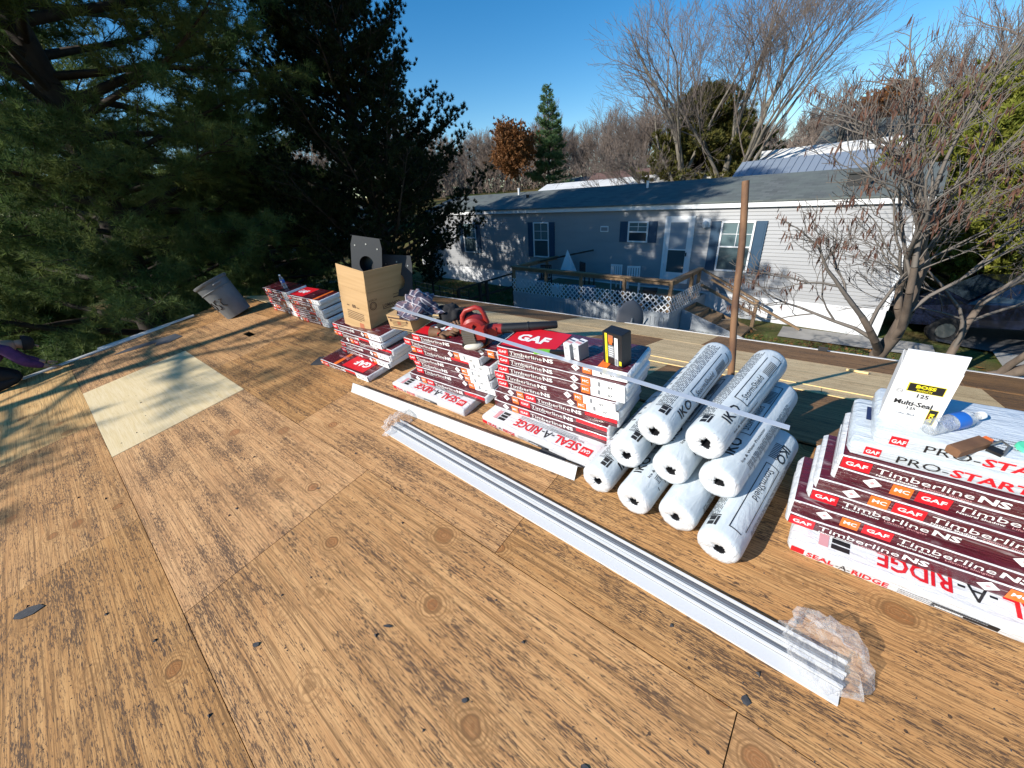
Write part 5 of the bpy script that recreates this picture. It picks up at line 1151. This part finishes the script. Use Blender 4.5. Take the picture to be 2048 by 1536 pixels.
def bare_segs(seed, H, trunks, levels=5, spread=.5, up=.30, r0=.2, nkids=(3, 5), wig=.12, shrink=.66, minr=.006, ntips=None, first=.28, rk=.62):
    rs = np.random.RandomState(seed); S = []; tips = []
    def grow(p, d, L, r, lev):
        ns = 4 if lev < 2 else 3; pts = [p]; dd = d.copy(); r1 = r*(.62 if lev < levels else .4)
        for k in range(ns):
            dd = dd+rs.normal(0, wig, 3)+np.array([0, 0, up*.12]); dd /= np.linalg.norm(dd); q = pts[-1]+dd*L/ns
            S.append([*pts[-1], max(minr, r+(r1-r)*k/ns), *q, max(minr, r+(r1-r)*(k+1)/ns)]); pts.append(q)
        if lev >= levels: tips.append((pts[-1], dd)); return
        n = rs.randint(*nkids)+(1 if lev == 0 else 0)
        for j in range(n):
            f = (first if lev == 0 else .3)+(1-(first if lev == 0 else .3))*(j+rs.uniform(.3, 1))/n; f = min(f, 1); k = min(ns-1, int(f*ns)); q = pts[k]+(pts[k+1]-pts[k])*(f*ns-k)
            az = rs.uniform(0, 6.28); u = np.cross(dd, rs.normal(0, 1, 3)); u /= np.linalg.norm(u)
            nd = dd*math.cos(spread*rs.uniform(.6, 1.35))+u*math.sin(spread*rs.uniform(.6, 1.35))+np.array([0, 0, up*.35]); nd /= np.linalg.norm(nd)
            grow(q, nd, L*shrink*rs.uniform(.75, 1.15), (r+(r1-r)*f)*rk, lev+1)
        grow(pts[-1], dd, L*shrink*.9, r1, lev+1)
    for (x, y, dx, dy, L, r) in trunks: grow(np.array([x, y, -.3]), np.array([dx, dy, 1.])/math.sqrt(1+dx*dx+dy*dy), L, r, 0)
    return S, tips, rs
def split_tree(root, S, ntrunk_r, bark, twig, sides=(8, 3)):
    S = np.asarray(S); big = S[:, 3] > ntrunk_r
    obj('trunk', seg_mesh('trunk', S[big], bark, sides[0]), root)
    if (~big).any(): obj('branches', seg_mesh('branches', S[~big], twig, sides[1]), root)['kind'] = 'stuff'
# the two big dark evergreens on the left
conifer('pine_tree', 'tall white pine with long needles, filling the left of the view behind the bin', 'tree', (-13.4, 1.55, gz(-13.4, 1.55)), 16, lambda t: (6.1 if t < .5 else 6.1*(1-(t-.5)/.5)**.7+.5)*(.8+.2*min(1, t*5)), 138, (.09, .55, .25), M['pine'], M['bark_dark'], 3, r0=.34, per=24, tl=.19, tw=.0118, tufts=15, subs=14, azf=lambda a, t: .62 if math.cos(a) > .45 and t < .42 else 1, droop=.04, up=.24, zmin=.05, spread=.75, zj=.65)
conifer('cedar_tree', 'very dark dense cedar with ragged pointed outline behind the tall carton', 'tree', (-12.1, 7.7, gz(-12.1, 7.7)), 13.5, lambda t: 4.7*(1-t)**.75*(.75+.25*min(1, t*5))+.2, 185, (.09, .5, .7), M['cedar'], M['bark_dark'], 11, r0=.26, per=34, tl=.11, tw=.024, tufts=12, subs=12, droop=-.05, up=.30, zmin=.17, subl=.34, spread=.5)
for i, (x, y, h, w_, sd, lab) in enumerate([(-17.5, 6.2, 10.5, 4.2, 21, 'dark pine standing in the gap between the large white pine and the cedar'), (-28, 0.5, 14, 5.5, 22, 'dark pine behind the large white pine at the left edge of the view'), (-25, 3.5, 13, 5, 23, 'pine farther back, straight behind the trunk of the large white pine')]):
    conifer('pine_tree', lab, 'tree', (x, y, gz(x, y)), h, lambda t, w_=w_: w_*(1-t)**.55*(.8+.2*min(1, t*5))+.2, 80, (.07, .8, .25), M['pine'], M['bark_dark'], sd, r0=.25, per=13, tl=.20, tw=.022, tufts=10, subs=12, droop=.03, up=.15, zmin=.08, spread=.6, group='pines behind the large white pine')
for i, (x, y, h, w_, sd, lab) in enumerate([(-20.5, 3.2, 6.5, 3.0, 26, 'low bushy evergreen behind the trunk of the large white pine'), (-19, -1.2, 5.2, 2.8, 27, 'low bushy evergreen at the left edge of the view above the kneeling person'), (-22, 8.5, 7, 3.2, 28, 'bushy evergreen filling the gap left of the cedar trunk'), (-26, -4, 7, 3.6, 29, 'bushy evergreen far off at the left edge of the view')]):
    conifer('evergreen_shrub', lab, 'shrub', (x, y, gz(x, y)), h, lambda t, w_=w_: w_*(1-t)**.5+.2, 80, (.12, .6, .4), M['pine'], M['bark_dark'], sd, r0=.14, per=12, tl=.22, tw=.04, tufts=10, subs=10, up=.3, zmin=.02, spread=.7, group='evergreen shrubs under the pines')
# the young dark cedar shoot and shrubs at the left end of the grey home
conifer('cedar_sapling', 'small dark cedar sapling before the left end of the grey home', 'shrub', (-13.6, 10.7, gz(-13.6, 10.7)), 2.2, lambda t: .85*(1-t)**.4*(.4+t), 40, (.06, .5, .6), M['cedar'], M['bark_dark'], 31, r0=.05, per=12, tl=.12, tw=.045, tufts=8, subs=8, zmin=.4, up=.3)
# big bare tree with three trunks behind the grey home
def at(px, dist):      # ground point at a distance along a compass direction (dx, dy)
    return Vector((px[0]*dist, px[1]*dist, gz(px[0]*dist, px[1]*dist)))
p = at((-.287, .958), 29)
root = empty('bare_tree', 'large bare spreading tree with three grey trunks behind the grey home', 'tree', p)
S, tips, rs = bare_segs(5, 12, [(-.3, 0, -.10, 0, 5.0, .30), (.9, .2, .06, .05, 5.2, .26), (1.8, -.2, .36, .05, 4.9, .25), (-1.0, .1, -.40, -.1, 3.4, .11)], levels=6, spread=.55, up=.22, nkids=(2, 4), wig=.10, shrink=.70, minr=.0060, first=.5, rk=.52)
split_tree(root, S, .05, M['bark_grey'], M['twig_grey'])
# other bare trees of the right half, each from its own seed
for i, (dx, dy, dist, L, seed, lab) in enumerate([(-.045, .999, 36, 3.5, 41, 'bare grey tree right of the three trunked tree, above the white roof'), (.10, .995, 36, 5.2, 42, 'tall bare tree over the yellow green conifer, near the right edge'), (.16, .987, 30, 5.2, 43, 'bare tree leaning in at the top right corner')]):
    root = empty('bare_tree', lab, 'tree', at((dx, dy), dist), (0, 0, i))
    S, tips, rs = bare_segs(seed, 10, [(0, 0, .05, 0, L, .2), (.4, .2, .22, .1, L*.8, .12)], levels=5, spread=.46, up=.40, nkids=(2, 5), wig=.11, shrink=.68, minr=.007, first=.35, rk=.55)
    split_tree(root, S, .05, M['bark_grey'], M['twig_grey'])
# evergreens around them
conifer('spruce_tree', 'olive green cedar behind the three trunked bare tree', 'tree', at((-.275, .961), 32), 8.0, lambda t: 5.4*(1-t)**.7+.2, 120, (.12, .6, .5), M['olive'], M['bark_dark'], 51, r0=.2, per=12, tl=.26, tw=.09, tufts=9, subs=10, up=.35, zmin=.03, spread=.5)
conifer('arborvitae', 'rounded yellow green conifer at the right edge behind the bare branches', 'tree', at((.165, .986), 21), 5.9, lambda t: 3.9*(1-t**2.4)**.6+.1, 200, (.12, .5, .6), M['lime'], M['bark_dark'], 52, r0=.2, per=13, tl=.17, tw=.07, tufts=11, subs=11, up=.5, zmin=.03, spread=.5)
conifer('pine_tree', 'slender blue green pine rising above the far roofs, mid picture', 'tree', at((-.563, .827), 62), 12.5, lambda t: 3.1*(1-t)**.75+.3, 70, (.12, .7, .3), M['bluepine'], M['bark_dark'], 53, r0=.22, per=12, tl=.36, tw=.07, tufts=8, subs=8, up=.15, zmin=.05, spread=.6)
def leafy(name, label, loc, h, w, leaf, seed, n=2600, tl=.3):
    root = empty(name, label, 'tree', loc); S, tips, rs = bare_segs(seed, h, [(0, 0, 0, 0, h*.34, .2)], levels=4, spread=.5, up=.3, nkids=(3, 5), shrink=.68, minr=.02)
    split_tree(root, S, .08, M['bark_brown'], M['twig']); T = np.array([t_[0] for t_ in tips]); D = np.array([t_[1] for t_ in tips])
    idx = rs.randint(0, len(T), n); C = T[idx]+rs.normal(0, .45, (n, 3)); V, F = tri_leaves(rs, C, D[idx], tl, tl*.6, .9, 5); o = obj('crown', fast_mesh('crown', V, F, leaf), root); o['kind'] = 'stuff'
leafy('oak_tree', 'rust brown oak still in leaf beside the blue green pine', at((-.620, .785), 60), 11, 4, M['oakleaf'], 61, 4200, .36)
leafy('oak_tree', 'low brown leaved oak behind the grey roofed home on the right', at((-.005, 1), 52), 9, 5, M['oakleaf'], 62, 3000, .34)
# the small pod bearing tree in front of the right end of the grey home, and the leaning one beside it
def pod_tree(label, loc, trunks, seed, levels, npod, L_, **kw):
    root = empty('pod_tree', label, 'tree', loc); S, tips, rs = bare_segs(seed, 6, trunks, levels=levels, spread=.58, up=.24, nkids=(2, 3), wig=.17, shrink=.77, minr=.0045, **kw)
    split_tree(root, S, .05, M['bark_brown'], M['twig'], (9, 4))
    T = np.array([t_[0] for t_ in tips]); S_ = np.asarray(S); S_ = S_[(S_[:, 3] < .012)]
    k = rs.randint(0, len(S_), npod//4); base = np.repeat(S_[k, 4:7], 4, 0)+rs.normal(0, .035, (npod//4*4, 3)); n = len(base)
    ln = rs.uniform(.09, .16, (n, 1)); wd = rs.uniform(.009, .015, (n, 1)); a = rs.uniform(0, 6.28, n); sd = np.stack([np.cos(a), np.sin(a), 0*a], 1); hang = np.stack([rs.normal(0, .16, n), rs.normal(0, .16, n), -np.ones(n)], 1)
    mid = base+hang*ln*.55+sd*wd*.4
    V = np.stack([base-sd*.004, base+sd*.004, mid+sd*wd, base+hang*ln, mid-sd*wd], 1).reshape(-1, 3); F = np.concatenate([np.arange(n)[:, None]*5+np.array([[0, 1, 2]]), np.arange(n)[:, None]*5+np.array([[0, 2, 4]]), np.arange(n)[:, None]*5+np.array([[4, 2, 3]])])
    o = obj('seed_pods', fast_mesh('seed_pods', V, F, M['pod']), root); o['kind'] = 'stuff'
    return root
pod_tree('knotty brown tree hung with seed pods before the right end of the grey home', (.92, 10.4, gz(.92, 10.4)), [(0, 0, .04, .0, 2.3, .16)], 71, 6, 1700, 0, first=.42)
pod_tree('leaning brown tree with seed pods at the right edge, beside the upright pod tree', (2.0, 11.3, gz(2.0, 11.3)), [(0, 0, .95, -.05, 2.1, .14), (.1, .1, .15, .2, 2.0, .085)], 77, 6, 1300, 0, first=.4)
# bare trees of the wood on the rise: four shapes, copied
protos = []
for k in range(4):
    root = empty('woodland_tree', 'bare tree in the brown wood on the rise behind the far homes', 'tree', (0, 0, 0), (0, 0, 0), 'bare trees of the wood on the rise')
    S, tips, rs = bare_segs(81+k, 12, [(0, 0, .02, .03, 5.2, .17)], levels=4, spread=.52, up=.34, nkids=(4, 6), wig=.10, shrink=.66, minr=.020, first=.35); S = np.asarray(S)
    obj('trunk', seg_mesh('trunk', S[S[:, 3] > .06], M['bark_brown'], 5), root); o = obj('branches', seg_mesh('branches', S[S[:, 3] <= .06], M['twig_red'], 3), root); o['kind'] = 'stuff'
    protos.append(root)
rw = random.Random(5); first = [True]*4; cnt = 0
for i in range(240):
    ang = -.98+1.22*((i*.6180339) % 1); dist = 70+55*rw.random()**1.3
    if i >= 190: ang = -1.0-.95*((i*.6180339) % 1); dist = 42+30*rw.random()
    x, y = math.sin(ang)*dist, math.cos(ang)*dist; k = i % 4
    o = protos[k] if first[k] else copy_tree(protos[k]); first[k] = False
    o.location = (x, y, gz(x, y)); o.rotation_euler = (0, 0, rw.uniform(0, 6.28)); s_ = rw.uniform(.62, .95)*(.74 if ang > -.36 else 1); o.scale = (s_, s_, s_*rw.uniform(.9, 1.1))
# undergrowth at the edge of the wood: nobody could count it
rs = np.random.RandomState(9); n = 9000; ang = rs.uniform(-1.0, .3, n); dist = rs.uniform(68, 92, n); C = np.stack([np.sin(ang)*dist, np.cos(ang)*dist, np.array([gz(math.sin(a)*d, math.cos(a)*d) for a, d in zip(ang, dist)])+rs.uniform(0, 2.4, n)**1.2], 1)
V, F = tri_leaves(rs, C, np.tile([0, 0, 1.], (n, 1)), .9, .10, .5, 6); o = obj('undergrowth', fast_mesh('undergrowth', V, F, M['twig_red'])); tag(o, 'brown undergrowth along the edge of the far wood', 'undergrowth', kind='stuff')
# pine off to the left behind the camera whose branches shade the roof in streaks
conifer('pine_tree', 'pine standing left behind the viewpoint, throwing thin branch shadows on the plywood', 'tree', (-13.0, -11.5, gz(-13.0, -11.5)), 15, lambda t: 6.6*(1-t)**.6+.2, 36, (.07, .8, .25), M['pine'], M['bark_dark'], 91, r0=.25, per=6, tl=.2, tw=.03, tufts=6, subs=9, droop=.03, up=.12, zmin=.30, spread=.6)
# ------------------------------------------------------------------ grass and leaves on the ground
rs = np.random.RandomState(4); pts = []
for (x0, x1, y0, y1, n) in ((-4, 3.2, 8.4, 12.6, 9000), (-20, -9, 9.5, 14.6, 9000), (2.2, 9, 9, 12.4, 6000), (2, 10, 21.6, 26, 4000)):
    x = rs.uniform(x0, x1, n); y = rs.uniform(y0, y1, n); pts.append(np.stack([x, y, np.array([gz(a, c_) for a, c_ in zip(x, y)])], 1))
C = np.concatenate(pts); V, F = tri_leaves(rs, C, np.tile([0, 0, 1.], (len(C), 1)), .09, .016, .45, 3); tag(obj('grass', fast_mesh('grass', V, F, M['grass'])), 'short green grass blades on the lawn before the grey home', 'grass', kind='stuff')
n = 7000; k = rs.randint(0, len(C), n); c0 = C[k]+np.stack([rs.normal(0, .2, n), rs.normal(0, .2, n), np.full(n, .03)], 1); a = rs.uniform(0, 6.28, n); L = rs.uniform(.04, .09, (n, 1)); u = np.stack([np.cos(a), np.sin(a), rs.normal(0, .3, n)], 1)*L; w = np.stack([-np.sin(a), np.cos(a), rs.normal(0, .3, n)], 1)*L*.6
V = np.stack([c0-u, c0-w, c0+u, c0+w], 1).reshape(-1, 3); F = np.arange(4*n).reshape(-1, 4); tag(obj('fallen_leaves', fast_mesh('fallen_leaves', V, F, M['leaf_orange'])), 'orange and brown fallen leaves scattered over the lawn', 'leaves', kind='stuff')
